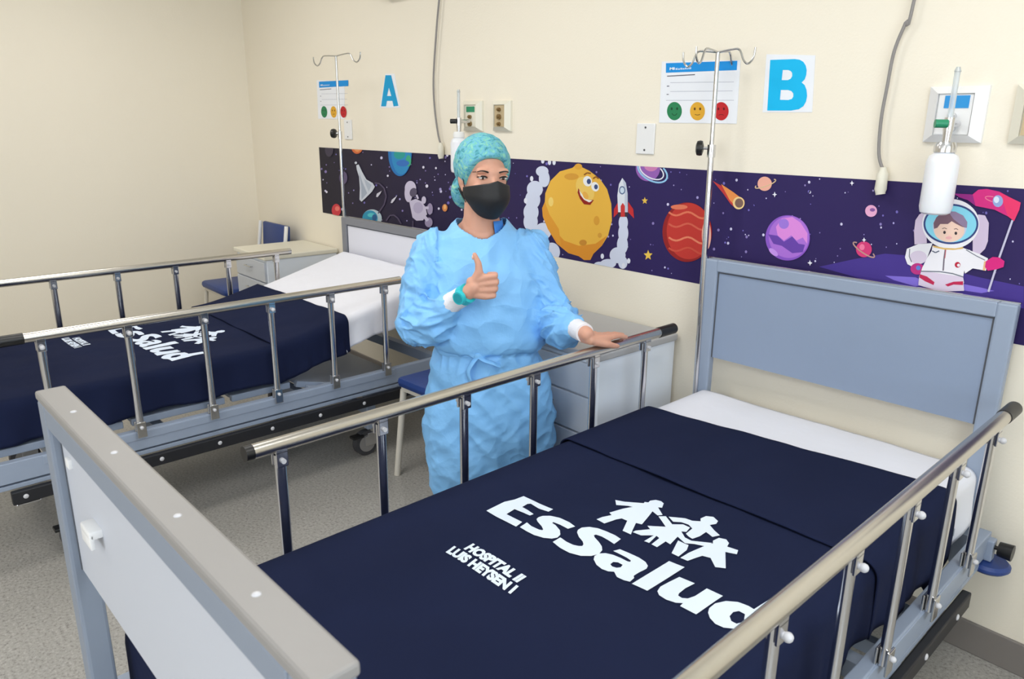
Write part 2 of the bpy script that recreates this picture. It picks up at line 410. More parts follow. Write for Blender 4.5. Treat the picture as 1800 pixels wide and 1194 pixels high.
# purple planet
a.ell((1318, 972), 106, 108, (140, 88, 200), c3, n=60); a.ell((1324, 968), 96, 100, (172, 112, 214), c3, n=60)
a.px([(1290, 880), (1340, 872), (1380, 900), (1412, 950), (1410, 1000), (1390, 970), (1360, 985), (1335, 960), (1300, 985), (1270, 960), (1262, 920)], (222, 140, 222), c3)
a.px([(1225, 955), (1270, 962), (1300, 990), (1340, 965), (1370, 1000), (1400, 1005), (1390, 1040), (1340, 1045), (1290, 1010), (1250, 1000)], (104, 66, 168), c3)
a.ell((1300, 905), 24, 24, (160, 120, 220), c3); a.ell((1250, 1040), 26, 12, (200, 150, 236), c3, rot=.7)
# astronaut-side little planets
a.ell((499, 755), 27, 27, (232, 170, 206), c4); a.ell((505, 750), 12, 8, (140, 90, 160), c4)
a.ell((466, 930), 36, 36, (214, 60, 120), c4); a.ring((466, 932), 58, 14, 6, (190, 150, 140), c4, rot=.6, a0=-40, a1=220); a.ell((458, 920), 12, 14, (240, 120, 160), c4)
# astronaut child (crop 5)
W1, W2, W3 = (240, 238, 244), (222, 208, 228), (196, 176, 210)
a.px([(300, 400), (340, 340), (400, 305), (420, 640), (290, 655), (285, 520)], (214, 196, 220), c5)
a.px([(960, 340), (1030, 350), (1070, 430), (1065, 520), (1060, 620), (1030, 700), (970, 760), (900, 740), (900, 400)], (214, 196, 222), c5)
a.ell((670, 440), 300, 262, W1, c5, n=60)
a.px([(480, 640), (330, 650), (210, 700), (190, 790), (215, 860), (270, 890), (370, 850), (420, 800)], W1, c5)
a.ell((330, 790), 90, 70, W2, c5)
a.ell((320, 910), 72, 60, (190, 50, 130), c5); a.ell((330, 900), 24, 24, (90, 130, 210), c5)
a.px([(800, 690), (960, 750), (1060, 800), (1040, 930), (900, 905), (820, 960), (780, 800)], W1, c5)
a.px([(1020, 830), (1050, 830), (1030, 930), (1005, 925)], (236, 190, 140), c5)
a.px([(480, 665), (600, 695), (800, 690), (830, 800), (800, 1000), (810, 1060), (340, 1010), (370, 900), (420, 800), (470, 720)], W1, c5)
a.px([(370, 930), (800, 995), (810, 1140), (560, 1150), (330, 1080), (340, 980)], W2, c5)
a.line([(355, 935), (560, 940), (690, 960), (800, 995)], 12, (110, 116, 130), c5)
a.line([(615, 700), (600, 800), (590, 930)], 16, (120, 110, 124), c5); a.line([(620, 700), (608, 800)], 8, (190, 80, 90), c5)
a.line([(830, 710), (930, 770), (1030, 820)], 9, (110, 116, 130), c5); a.line([(240, 700), (235, 780), (260, 840)], 9, (110, 116, 130), c5)
a.px([(345, 965), (420, 990), (500, 1050), (490, 1080), (400, 1040), (340, 1000)], (196, 40, 84), c5)
a.px([(610, 1075), (700, 1045), (800, 1040), (800, 1080), (700, 1075), (640, 1095)], (196, 40, 84), c5)
a.ell((742, 868), 30, 30, (190, 30, 60), c5); a.ell((752, 872), 16, 16, W1, c5)
a.line([(475, 722), (510, 740), (550, 722)], 12, (90, 100, 120), c5)
a.px([(480, 665), (600, 690), (720, 695), (800, 680), (800, 700), (700, 712), (600, 708), (490, 684)], (226, 186, 110), c5)
a.ell((672, 440), 288, 212, (54, 72, 130), c5, n=60); a.ell((672, 440), 268, 192, (140, 218, 240), c5, n=60)
a.ell((660, 470), 178, 160, (196, 206, 230), c5)
a.ell((655, 505), 160, 125, (242, 208, 190), c5)
a.px([(495, 490), (490, 430), (520, 370), (570, 325), (640, 305), (720, 310), (800, 350), (845, 420), (840, 480), (790, 470), (730, 440), (680, 410), (640, 440), (560, 440), (530, 480)], (122, 92, 106), c5)
a.px([(640, 305), (720, 310), (800, 350), (845, 420), (840, 480), (790, 460), (700, 390)], (146, 128, 158), c5)
a.ell((605, 528), 14, 17, (60, 50, 56), c5, n=16); a.ell((724, 537), 14, 17, (60, 50, 56), c5, n=16)
a.line([(580, 490), (605, 480), (630, 492)], 7, (110, 76, 76), c5); a.line([(705, 495), (728, 488), (748, 500)], 7, (110, 76, 76), c5)
a.ell((650, 585), 34, 16, (236, 176, 176), c5); a.ell((662, 560), 20, 10, (246, 200, 186), c5)
# flag and pole
a.line([(1318, 400), (1180, 790), (1065, 1150)], 22, (200, 196, 220), c5)
a.px([(700, 120), (900, 130), (960, 80), (1050, 72), (1180, 100), (1290, 160), (1405, 215), (1390, 290), (1335, 410), (1270, 360), (1130, 290), (930, 250), (850, 190)], (216, 46, 130), c5)
a.px([(700, 120), (900, 130), (930, 250), (850, 190), (760, 160)], (150, 40, 130), c5)
a.px([(1180, 110), (1290, 160), (1405, 215), (1390, 290), (1335, 410), (1270, 360)], (236, 56, 110), c5)
a.ell((1165, 200), 54, 62, (150, 170, 220), c5); a.ell((1150, 185), 28, 34, (220, 230, 246), c5); a.ring((1130, 185), 100, 26, 9, (240, 130, 160), c5, rot=.25, a0=100, a1=260)
a.px([(1040, 830), (1110, 785), (1180, 790), (1235, 830), (1225, 890), (1150, 915), (1060, 930), (1030, 890)], (222, 40, 130), c5)
# left part: shuttle, planets, floating astronaut (crop 6)
a.ell((210, 160), 52, 90, (66, 60, 78), c6); a.ell((385, 510), 50, 80, (98, 86, 120), c6)
a.ell((555, 110), 76, 104, (214, 110, 64), c6); a.ell((560, 120), 50, 70, (232, 150, 90), c6); a.ell((560, 100), 60, 26, (186, 74, 50), c6)
a.ell((1085, 190), 146, 300, (40, 116, 186), c6, n=50); a.ell((1100, 205), 120, 265, (48, 140, 196), c6, n=50); a.ell((1080, 220), 70, 60, (46, 156, 150), c6); a.ell((1190, 300), 34, 70, (64, 170, 130), c6); a.ell((1120, 330), 80, 40, (56, 112, 190), c6)
a.ell((298, 910), 56, 78, (206, 60, 70), c6); a.ell((310, 890), 28, 30, (236, 120, 110), c6)
a.ell((740, 1010), 120, 110, (190, 210, 220), c6); a.ell((715, 1010), 95, 98, (44, 150, 186), c6); a.ell((730, 970), 46, 26, (90, 200, 210), c6); a.ell((770, 1000), 30, 40, (40, 96, 150), c6)
sh = (208, 214, 226)
a.px([(545, 355), (575, 345), (620, 440), (670, 530), (750, 575), (775, 620), (740, 680), (660, 760), (610, 805), (585, 780), (590, 640), (580, 500), (552, 410)], sh, c6)
a.px([(580, 440), (620, 560), (680, 700), (610, 780), (605, 620)], (168, 178, 196), c6); a.px([(640, 520), (735, 600), (700, 680), (665, 600)], (180, 190, 206), c6)
a.ell((540, 325), 15, 16, sh, c6)
a.line([(770, 575), (830, 580), (890, 640), (915, 740), (890, 840), (815, 950)], 16, (86, 76, 104), c6)
a.line([(915, 1040), (960, 975), (1010, 970), (1060, 1010), (1100, 1080)], 16, (86, 76, 104), c6); a.line([(1245, 1040), (1245, 1120)], 14, (86, 76, 104), c6)
a.px([(790, 745), (800, 705), (860, 670), (840, 710), (810, 748)], (214, 212, 226), c6); a.px([(970, 820), (985, 780), (1050, 730), (1020, 785), (990, 822)], (214, 212, 226), c6)
asn, ash = (206, 198, 222), (158, 146, 178)
a.ell((1215, 640), 70, 92, asn, c6); a.ell((1190, 700), 48, 110, asn, c6); a.ell((1250, 690), 44, 56, (92, 84, 108), c6, rot=.3)
a.px([(1200, 800), (1280, 770), (1350, 800), (1400, 870), (1420, 960), (1370, 1035), (1290, 1040), (1240, 1000), (1220, 900)], asn, c6)
a.ell((1380, 785), 28, 46, asn, c6); a.ell((1455, 895), 36, 70, ash, c6); a.ell((1440, 1060), 48, 60, ash, c6); a.ell((1310, 880), 60, 70, (184, 174, 204), c6); a.line([(1290, 720), (1310, 770)], 24, asn, c6)
a.line([(1400, 880), (1440, 880)], 34, asn, c6); a.line([(1380, 980), (1430, 1040)], 40, asn, c6)
a.ell((1640, 880), 32, 46, (222, 140, 80), c6); a.ell((1640, 870), 14, 30, (244, 190, 120), c6)
for x, y, r in ((1670, 232, 15), (1418, 612, 18), (1565, 890, 13), (180, 685, 12), (935, 485, 12), (1375, 380, 14), (1530, 390, 12)):
    a.ell((x, y), r, r*1.2, (226, 222, 240), c6, n=10)
for x, y in ((1257, 765), (1425, 1090)):
    a.px([(x-12, y), (x-3, y-3), (x, y-14), (x+3, y-3), (x+12, y), (x+3, y+3), (x, y+14), (x-3, y+3)], (240, 240, 250), c3)
for x, y in ((61, 680), (222, 993), (468, 887), (413, 628)):
    a.px([(x-10, y), (x-3, y-3), (x, y-12), (x+3, y-3), (x+10, y), (x+3, y+3), (x, y+12), (x-3, y+3)], (240, 240, 250), c4)
o = a.build('printed_artwork', frieze, -.0014, (FX0, FX1, FZ0, FZ1))
for v in o.data.vertices: v.co += fr_off

def text_mesh(txt, bold=.02, shear=0, space=1.0):
    cu = bpy.data.curves.new('t', 'FONT'); cu.body = txt; cu.size = 1; cu.offset = bold; cu.shear = shear; cu.space_character = space; cu.resolution_u = 3
    o = bpy.data.objects.new('t', cu); COL.objects.link(o)
    me = bpy.data.meshes.new_from_object(o.evaluated_get(bpy.context.evaluated_depsgraph_get()))
    V = [tuple(v.co) for v in me.vertices]; F = [tuple(p.vertices) for p in me.polygons]
    bpy.data.objects.remove(o); bpy.data.curves.remove(cu); bpy.data.meshes.remove(me)
    x0 = min(v[0] for v in V); x1 = max(v[0] for v in V); y0 = min(v[1] for v in V); y1 = max(v[1] for v in V)
    return [((v[0]-x0)/(x1-x0), (v[1]-y0)/(y1-y0)) for v in V], F
def wall_text(art, txt, px0, px1, ph, col, bold=.02):
    """text between two photo points on the wall (baseline), height in metres"""
    (x0, z0), (x1, z1) = on_wall(*px0), on_wall(*px1)
    V, F = text_mesh(txt, bold)
    o = len(art.V); y = -art.L*.000011; art.L += 1
    for u, v in V: art.V.append((x0+(x1-x0)*u, y, z0+(z1-z0)*u+ph*v))
    for f in F: art.F.append(tuple(o+i for i in f)); art.C.append(col)

def flat_box(name, corners_px, m, parent, off, th=.0015):
    pts = [on_wall(*p) for p in corners_px]
    b = B(); f0 = [b.verts.new((x-off[0], -.0005, z-off[2])) for x, z in pts]; f1 = [b.verts.new((x-off[0], -.0005-th, z-off[2])) for x, z in pts]
    n = len(pts); b.faces.new(f0); b.faces.new(f1[::-1])
    for k in range(n): b.faces.new((f0[k], f0[(k+1) % n], f1[(k+1) % n], f1[k]))
    return obj(name, b, m, parent)
m_paper = mat('laminated_white_paper', (240, 243, 250), .35)
# smiley posters
c7 = crop(1140, 80, 7.958)
def poster(f, loc, label, small):
    t = thing('notice_poster', label, 'poster', loc, 0, 'laminated feedback notices')
    if small: cor = [(557, 141), (606, 143), (606, 209), (560, 209)]
    else: cor = [f(p) for p in ((190, 225), (1290, 205), (1235, 1095), (150, 1080))]
    flat_box('paper', cor, m_paper, t, loc)
    a = Art()
    a.px([(250, 248), (1248, 215), (1240, 345), (248, 382)], (20, 146, 226), f)
    wall_text(a, 'EsSalud', f((385, 342)), f((600, 330)), .006, (240, 248, 255)); wall_text(a, 'Mi', f((300, 345)), f((372, 340)), .009, (250, 252, 255), .04)
    a.line([(265, 430), (655, 408)], 13, (90, 90, 104), f)
    for p, q in (((310, 520), (1200, 510)), ((310, 645), (1180, 635)), ((250, 768), (1200, 766))): a.line([p, q], 5, (168, 172, 190), f)
    a.line([(262, 570), (295, 569)], 14, (120, 122, 134), f); a.line([(258, 685), (288, 684)], 12, (120, 122, 134), f)
    for (x, y), col, dk, kind in (((368, 918), (40, 130, 84), (18, 70, 44), 1), ((690, 920), (228, 172, 52), (96, 60, 20), 0), ((1022, 920), (196, 34, 42), (110, 14, 22), -1)):
        a.ell((x, y), 104, 128, col, f); a.ell((x-38, y-33), 14, 20, dk, f, n=14); a.ell((x+38, y-33), 14, 20, dk, f, n=14)
        a.line([(x-36, y+45-12*kind), (x-14, y+52+6*kind), (x+14, y+52+6*kind), (x+36, y+45-12*kind)], 9, dk, f)
    o = a.build('printed_notice', t, -.0024)
    for v in o.data.vertices: v.co -= Vector(loc)
poster(c7, (-.5, 0, 1.47), 'white laminated notice with blue header and three smiley faces beside the blue letter B', False)
def c7s(p):   # the same sheet, at the other bed (maps poster B coordinates onto poster A corners)
    u = (p[0]-150-(1095-p[1])*.045)/1085; v = (p[1]-215)/870
    return (558+u*56+2*v, 141+v*69)
poster(c7s, (-3.0, 0, 1.47), 'white laminated notice with blue header and three smiley faces left of the blue letter A', True)
# letters
def letter(label, loc, paper, col, polys):
    t = thing('bed_letter_sign', label, 'sign', loc)
    flat_box('paper', paper, m_paper if 'B' in label else m_paper, t, loc, .001)
    a = Art()
    for pts, holes, f in polys: a.px(pts, col, f, holes)
    o = a.build('letter', t, -.0022)
    for v in o.data.vertices: v.co -= Vector(loc)
cB = crop(1340, 80, 2.596); cA = crop(540, 60, 3.511)
Bo = [(38, 66), (150, 62), (172, 65), (189, 75), (200, 92), (204, 112), (202, 135), (195, 155), (181, 169), (195, 181), (203, 202), (206, 230), (201, 256), (189, 277), (168, 291), (132, 297), (24, 297)]
letter('large cyan letter B on white paper above the near bed', (-.2, 0, 1.5), [cB(p) for p in ((20, 40), (243, 45), (228, 305), (2, 305))], (12, 186, 240),
       [(Bo, [[(95, 112), (120, 112), (132, 117), (138, 126), (138, 140), (131, 152), (118, 158), (90, 158)], [(86, 203), (118, 203), (134, 208), (143, 219), (143, 234), (136, 244), (120, 249), (82, 248)]], cB)])
letter('large blue letter A on paper above the far bed', (-2.45, 0, 1.55), [cA(p) for p in ((485, 245), (540, 245), (575, 455), (450, 455))], (22, 160, 214),
       [([(485, 254), (520, 254), (565, 443), (535, 446), (528, 412), (494, 412), (489, 446), (458, 446)], [[(506, 330), (521, 382), (495, 382)]], cA)])

# blank switch plates
def blank_plate(loc, label, w=.088, h=.115):
    t = thing('blank_wall_plate', label, 'wall plate', loc, 0, 'blank plates by the bed posters')
    b = B(); box(b, -w/2, w/2, -.008, 0, -h/2, h/2, .003); obj('plate', b, m_white, t)
    for z in (-.042, .042):
        b = B(); cyl(b, (0, -.0095, z), (0, -.007, z), .004, seg=12); obj('screw', b, m_rub, t)
blank_plate((-.752, 0, 1.502), 'white blank wall plate with two screws below the poster by letter B')
x0, z0 = on_wall(616, 228)
blank_plate((x0-.02, 0, z0), 'white blank wall plate with two screws behind the far drip stand')

# gas outlets
def gas_outlet(loc, label, kind, w=.145, h=.14):
    t = thing('medical_gas_outlet', label, 'wall outlet', loc, 0)
    b = B()  # bevelled box surround
    o_ = [(-w/2, -h/2), (w/2, -h/2), (w/2, h/2), (-w/2, h/2)]
    i_ = [(p[0]*.62, p[1]*.74) for p in o_]
    f0 = [b.verts.new((x, 0, z)) for x, z in o_]; f1 = [b.verts.new((x, -.012, z)) for x, z in o_]; f2 = [b.verts.new((x, -.03, z)) for x, z in i_]; f3 = [b.verts.new((x, -.02, z)) for x, z in i_]
    for A_, B_ in ((f0, f1), (f1, f2), (f2, f3)):
        for k in range(4): b.faces.new((A_[k], A_[(k+1) % 4], B_[(k+1) % 4], B_[k]))
    b.faces.new(f3); b.faces.new(f0[::-1])
    obj('surround', b, m_white if kind == 'white' else m_cream, t)
    iw, ih = w*.31, h*.37
    b = B(); box(b, -iw*.93, iw*.93, -.025, -.0195, -ih*.95, ih*.95); obj('face_plate', b, {'tan': m_tan, 'green': m_cream, 'white': m_white}[kind], t)
    if kind == 'green':
        b = B(); box(b, -iw*.7, iw*.7, -.0265, -.0245, ih*.35, ih*.85); obj('green_label', b, m_green, t)
    if kind == 'white':
        b = B(); box(b, -iw*.6, iw*.75, -.0265, -.0245, ih*.3, ih*.9); obj('blue_label', b, m_bluetag, t)
    for k, z in enumerate((.028, -.004, -.036) if kind == 'tan' else (-.004, -.036)):
        b = B(); cyl(b, (0, -.024, z), (0, -.036, z), .009 if k != 1 else .012, seg=14); cyl(b, (0, -.036, z), (0, -.042, z), .005, seg=10)
        obj('outlet_socket', b, m_brass if kind != 'white' else m_chrome, t, True)
    return t
gas_outlet((-1.813, 0, 1.588), 'cream gas outlet with green label behind the flowmeter above the far bed', 'green')
gas_outlet((-1.597, 0, 1.588), 'cream gas outlet with tan face, right of the far flowmeter', 'tan', .125, .135)
gas_outlet((.336, 0, 1.588), 'cream gas outlet with blue label behind the flowmeter above the near bed', 'white', .15, .15)
gas_outlet((.545, 0, 1.588), 'cream gas outlet cut by the right edge of the photo', 'tan', .14, .15)
def flowmeter(loc, label, tint, s=1):
    t = thing('oxygen_flowmeter', label, 'flowmeter', loc, 0)
    b = B(); cyl(b, (-.03, 0, .0), (-.03, 0, .12), .0075, seg=14); cyl(b, (-.03, 0, .12), (-.03, 0, .132), .009, .005, seg=14); obj('flow_tube', b, m_glass, t, True)
    b = B(); cyl(b, (-.03, 0, -.03), (-.03, 0, .004), .013, seg=16); cyl(b, (-.03, 0, -.012), (-.03, .062, -.012), .009, seg=12); cyl(b, (-.03, 0, -.085), (-.03, 0, -.03), .009, .012, seg=16); obj('valve_body', b, m_chrome, t, True)
    b = B(); cyl(b, (-.03, -.012, -.012), (-.055, -.03, -.012), .011, seg=14); obj('control_knob', b, tint, t, True)
    b = B(); lathe(b, [(.012, 0), (.024, 0), (.028, -.01), (.028, -.026), (.02, -.03)], (-.03, 0, -.060)); obj('bottle_cap', b, m_chrome if tint == m_green else m_white, t, True)
    b = B(); lathe(b, [(.012, 0), (.022, -.003), (.036, -.014), (.041, -.03), (.0415, -.15), (.038, -.165), (.03, -.17)], (-.03, 0, -.083)); obj('humidifier_bottle', b, m_bottle, t, True)
    b = B(); tube(b, [(-.03, 0, -.08), (-.03, 0, -.23)], .003, smooth=False); obj('dip_tube', b, m_white, t)
    return t
flowmeter((.385, -.10, 1.575), 'oxygen flowmeter with long milky white bottle hanging over the printed astronaut', m_green)
flowmeter((-1.778, -.10, 1.575), 'oxygen flowmeter with white bottle partly hidden behind the teal cap', m_blk)
# nurse call cables
def call_cable(pts, label):
    W = [on_wall(*p, y=-.02) for p in pts]; x0, z0 = W[-1]
    t = thing('call_cable', label, 'cable', (x0, 0, z0))
    P = [(x-x0, -.02, z-z0) for x, z in W]
    P = [(P[0][0]+(P[0][0]-P[1][0])*2.5, -.012, 2.55-z0)]+P[:-1]+[(0, -.02, .03)]
    b = B(); tube(b, P, .005, seg=8); obj('cord', b, m_cable, t, True)
    b = B(); tube(b, [(-.001, -.02, .04), (0, -.02, .02), (0, -.02, -.025), (.002, -.02, -.04)], lambda s: (.010, .0165, .0175, .014)[min(3, int(s*3.99))], seg=10, sub=2); obj('call_button', b, m_cream, t, True)
    b = B(); cyl(b, (P[0][0], -.001, P[0][2]), (P[0][0], -.016, P[0][2]), .02, seg=16); obj('wall_socket', b, m_cream, t, True)
call_cable([(772, 0), (766, 70), (762, 140), (764, 190), (770, 235), (775, 265)], 'grey call cable hanging beside the woman with cream hand button on the frieze edge')
call_cable([(1607, 0), (1592, 40), (1572, 90), (1560, 150), (1549, 210), (1545, 270), (1550, 318)], 'grey call cable hanging above the near bed with cream button on the frieze edge')
# wall lamp above bed A (only its lower edge shows)
t = thing('bed_head_lamp', 'grey reading lamp high on the wall at the top edge of the photo', 'lamp', (-2.44, 0, 2.19))
b = B(); box(b, -.12, .12, -.07, 0, 0, .09, .02); obj('lamp_housing', b, m_lamp, t, True)
b = B(); box(b, -.1, .1, -.06, -.012, -.004, .002, .001); obj('lamp_cover', b, m_white, t)

# ------------------------------------------------------------------ beds
class Bed: pass
BEDS = {'B': (Vector((.1055, -.056, 0)), radians(1.868)), 'A': (Vector((-2.293, -.185, 0)), radians(1.572))}
HW = .4815; FB = 2.105; BAR = .85
def L3(u, v, z): return (u, -v, z)
def bbox(bm, u0, u1, v0, v1, z0, z1, bev=0, mx=None): return box(bm, u0, u1, -v1, -v0, z0, z1, bev, mx)
def end_board(parent, name, v0, v1, ztop, mf, mp, leg_z, panel_z, outer):
    """head or foot board: square-tube frame, recessed panel"""
    b = B()
    bbox(b, -HW, -HW+.05, v0, v1, leg_z, ztop, .006); bbox(b, HW-.05, HW, v0, v1, leg_z, ztop, .006)
    bbox(b, -HW+.048, HW-.048, v0, v1, ztop-.042, ztop, .004)
    o = obj(name, b, mf, parent)
    vm = (v0+v1)/2
    b = B(); bbox(b, -HW+.045, HW-.045, vm-.006, vm+.006, panel_z, ztop-.04); obj('panel', b, mp, o)
    b = B()
    s0, s1 = vm-.0075, vm+.0075
    for zz in ((ztop-.048, ztop-.041),): bbox(b, -HW+.05, HW-.05, s0, s1, *zz)
    for uu in ((-HW+.049, -HW+.055), (HW-.055, HW-.049)): bbox(b, uu[0], uu[1], s0, s1, panel_z, ztop-.048)
    obj('panel_gasket', b, m_groove, o)
    return o
def build_bed(key, label, zhead, zfoot, zb, mirror, raised):
    org, th = BEDS[key]
    t = thing('hospital_bed', label, 'bed', org, th)
    if key == 'B': hb = end_board(t, 'headboard', -.005, .028, zhead, m_boardfr, m_board, .30, .741, 0)
    else: hb = end_board(t, 'headboard', -.005, .028, zhead, m_headA, m_panelA, .30, .66, 0)
    b = B(); bbox(b, -HW, HW, -.004, .006, zhead-.001, zhead+.004, .001); obj('top_trim', b, m_steel, hb)
    fb = end_board(t, 'footboard', FB-.045, FB, zfoot-.014, m_footfr, m_footpanel, .30, .765, 1)
    b = B(); bbox(b, -HW-.001, HW+.001, FB-.047, FB+.001, zfoot-.016, zfoot, .004); obj('top_cap', b, m_foot, fb)
    for u in (-.33, -.12, .12, .33):
        b = B(); sph(b, L3(u, FB-.0225, zfoot), .005, 12, (1, 1, .35)); obj('rivet', b, m_whiteb, fb, True)
    b = B(); bbox(b, -.285, -.235, FB-.018, FB+.003, .915, .930, .003); bbox(b, -.285, -.235, FB-.004, FB+.003, .898, .925, .002); obj('chart_clip', b, m_white, fb, True)
    b = B(); bbox(b, -.39, -.37, FB-.018, FB-.010, .985, 1.003, .002); obj('chart_hook', b, m_white, fb, True)
    # main chassis
    b = B()
    for s in (-1, 1):
        bbox(b, s*.497, s*.528, .03, FB-.045, zb-.075, zb-.0, .003)
    bbox(b, -.497, .497, .03, .07, zb-.07, zb-.02); bbox(b, -.497, .497, FB-.09, FB-.05, zb-.07, zb-.02)
    bbox(b, -.497, .497, .80, .84, zb-.07, zb-.025); bbox(b, -.497, .497, 1.4, 1.44, zb-.07, zb-.025)
    obj('bed_frame', b, m_frame, t)
    b = B()
    for s in (-1, 1): bbox(b, s*.50, s*.526, .03, FB-.045, zb-.098, zb-.082, .002)
    obj('lower_channel', b, m_frame, t)
    # mattress deck sections
    zd = zb
    for k, (v0, v1) in enumerate(((.06, .84), (.87, 1.13), (1.16, 1.52), (1.55, FB-.06))):
        b = B()
        for s in (-1, 1): bbox(b, s*.435, s*.462, v0, v1, zd, zd+.028, .003)
        bbox(b, -.435, .435, v0, v1, zd+.012, zd+.024)
        if k == 0 and raised: bmesh.ops.transform(b, matrix=Matrix.Translation((0, -.85, zd+.01)) @ Matrix.Rotation(-raised, 4, 'X') @ Matrix.Translation((0, .85, -zd-.01)), verts=b.verts)
        obj('deck_section', b, m_frame, t)
    if raised:
        for s in (-1, 1):
            b = B(); bbox(b, s*.462, s*.490, .10, .80, zd-.014, zd+.014, .003); bmesh.ops.transform(b, matrix=Matrix.Translation((0, -.85, zd)) @ Matrix.Rotation(-raised, 4, 'X') @ Matrix.Translation((0, .85, -zd)), verts=b.verts)
            obj('backrest_bar', b, m_frame, t)
    # bumper strips
    for s in (-1, 1):
        b = B(); bbox(b, s*.524, s*.548, .22, FB-.16, zb-.15, zb-.102, .004); o = obj('bumper_rail', b, m_bumper, t)
        for v in [.33+.225*k for k in range(8)]:
            b = B(); sph(b, L3(s*.549, v, zb-.125), .0085, 12, (.5, 1, 1)); obj('bolt', b, m_whiteb, o, True)
    # legs and casters
    for u in (-.45, .45):
        for v in (.47, 1.72):
            b = B(); bbox(b, u-.02, u+.02, v-.025, v+.025, .13, zb-.075, .004); lg = obj('leg', b, m_frame, t)
            b = B(); cyl(b, L3(u, v, .085), L3(u, v, .135), .013, seg=12); bbox(b, u-.026, u-.02, v-.02, v+.045, .05, .10, .002); bbox(b, u+.02, u+.026, v-.02, v+.045, .05, .10, .002); bbox(b, u-.026, u+.026, v-.02, v+.03, .095, .115, .003)
            obj('caster_fork', b, m_chrome, lg)
            b = B(); cyl(b, L3(u-.017, v+.03, .062), L3(u+.017, v+.03, .062), .062, seg=32); cw = obj('caster_wheel', b, m_rub, lg, True)
            b = B(); cyl(b, L3(u-.021, v+.03, .062), L3(u+.021, v+.03, .062), .042, seg=28); obj('wheel_hub', b, m_foot, lg, True)
            b = B(); bbox(b, u-.012, u+.03, v+.05, v+.11, .10, .114, .004); obj('brake_pedal', b, m_blk, lg)
    # cross bars under the frame
    for v in (.47, 1.72):
        b = B(); bbox(b, -.43, .43, v-.015, v+.015, .20, .24); obj('leg_crossbar', b, m_frame, t)
    b = B(); tube(b, [L3(.497, 1.86, zb-.12), L3(.515, 1.86, zb-.165), L3(.515, 1.93, zb-.165), L3(.497, 1.93, zb-.12)], .005, smooth=False); obj('drain_hook', b, m_chrome, t)
    # blue corner bumper wheels and pole clamp
    for u in (-.515, .515):
        b = B(); lathe(b, [(.01, -.012), (.048, -.012), (.056, -.004), (.056, .004), (.048, .012), (.01, .012)], L3(u+(.022 if u > 0 else -.022), .045, .352)); o = obj('corner_roller', b, m_blue, t, True)
        b = B(); bbox(b, u-.012, u+.03 if u > 0 else u+.012, .03, .062, .365, .43, .004); obj('pole_socket', b, m_frame, t)
        b = B(); cyl(b, L3(u, .05, .41), L3(u+(.07 if u > 0 else -.07), .05, .41), .006, seg=10); sg = 1 if u > 0 else -1
        cyl(b, L3(u+sg*.04, .05, .41), L3(u+sg*.075, .05, .41), .021, .024, seg=10); obj('clamp_knob', b, m_blk, t, True)
    # side rails
    p0, sp = (.28, .2735) if key == 'B' else (.4176, .2735)
    zp = BAR-.018 if key == 'B' else BAR-.010
    e0, e1 = (.125, 1.722) if not mirror else (.336, 1.93)
    for s in (-1, 1):
        u = s*.536
        z = zp+.013
        b = B(); tube(b, [L3(u, e0, z), L3(u, e1, z)], .0175, seg=24, smooth=False); rl = obj('side_rail', b, m_rail, t, True)
        g0, g1 = (e0-.012, e0+.082) if not mirror else (e1-.10, e1+.012)
        b = B(); tube(b, [L3(u, g0, z), L3(u, g0+.006, z), L3(u, g0+.02, z), L3(u, g1, z)], lambda q: .0192 if q > .1 else .0155+.004*q/.1, seg=24, sub=4); obj('black_grip', b, m_blk, rl, True)
        ee = (e1 if not mirror else e0); dd = .012 if not mirror else -.012
        b = B(); cyl(b, L3(u, ee-dd, z), L3(u, ee+dd*.6, z), .0178, seg=24); obj('end_cap', b, m_blk if not mirror else m_steel, rl, True)
        for k in range(6):
            v = p0+sp*k
            b = B(); tube(b, [L3(u, v, zb+.0), L3(u, v, z-.024)], .0104, seg=20, smooth=False, flat=1.3); ps = obj('post', b, m_chrome, rl, True)
            b = B(); bbox(b, u-.0155, u-.009, v-.014, v+.014, z-.052, z-.006, .002); bbox(b, u+.009, u+.0155, v-.014, v+.014, z-.052, z-.006, .002); bbox(b, u-.0155, u+.0155, v-.014, v+.014, z-.019, z-.012, .002)
            obj('top_bracket', b, m_chrome, ps)
            b = B(); cyl(b, L3(u-.022, v, z-.036), L3(u+.022, v, z-.036), .006, seg=12); sph(b, L3(u+s*.023, v, z-.036), .0085, 12); obj('pivot_bolt', b, m_whiteb, ps, True)
            b = B(); bbox(b, u-.015, u-.009, v-.017, v+.017, zb-.02, zb+.04, .002); bbox(b, u+.009, u+.015, v-.017, v+.017, zb-.02, zb+.04, .002); obj('foot_bracket', b, m_steel, ps)
            b = B(); sph(b, L3(u+s*.018, v, zb+.02), .007, 10); obj('foot_bolt', b, m_whiteb, ps, True)
        b = B(); bbox(b, u-s*.009-.004, u-s*.009+.004, p0-.05, p0+sp*5+.05, zb-.035, zb-.004, .002); obj('rail_mount', b, m_frame, rl)
    return t
zbB, zbA = .445, .43
bedB = build_bed('B', 'near hospital bed with blue grey headboard and its footboard closest to the camera', 1.099, 1.099, zbB, False, 0)
bedA = build_bed('A', 'farther hospital bed by the left wall with its backrest raised and white headboard panel', 1.03, 1.06, zbA, True, radians(15.5))

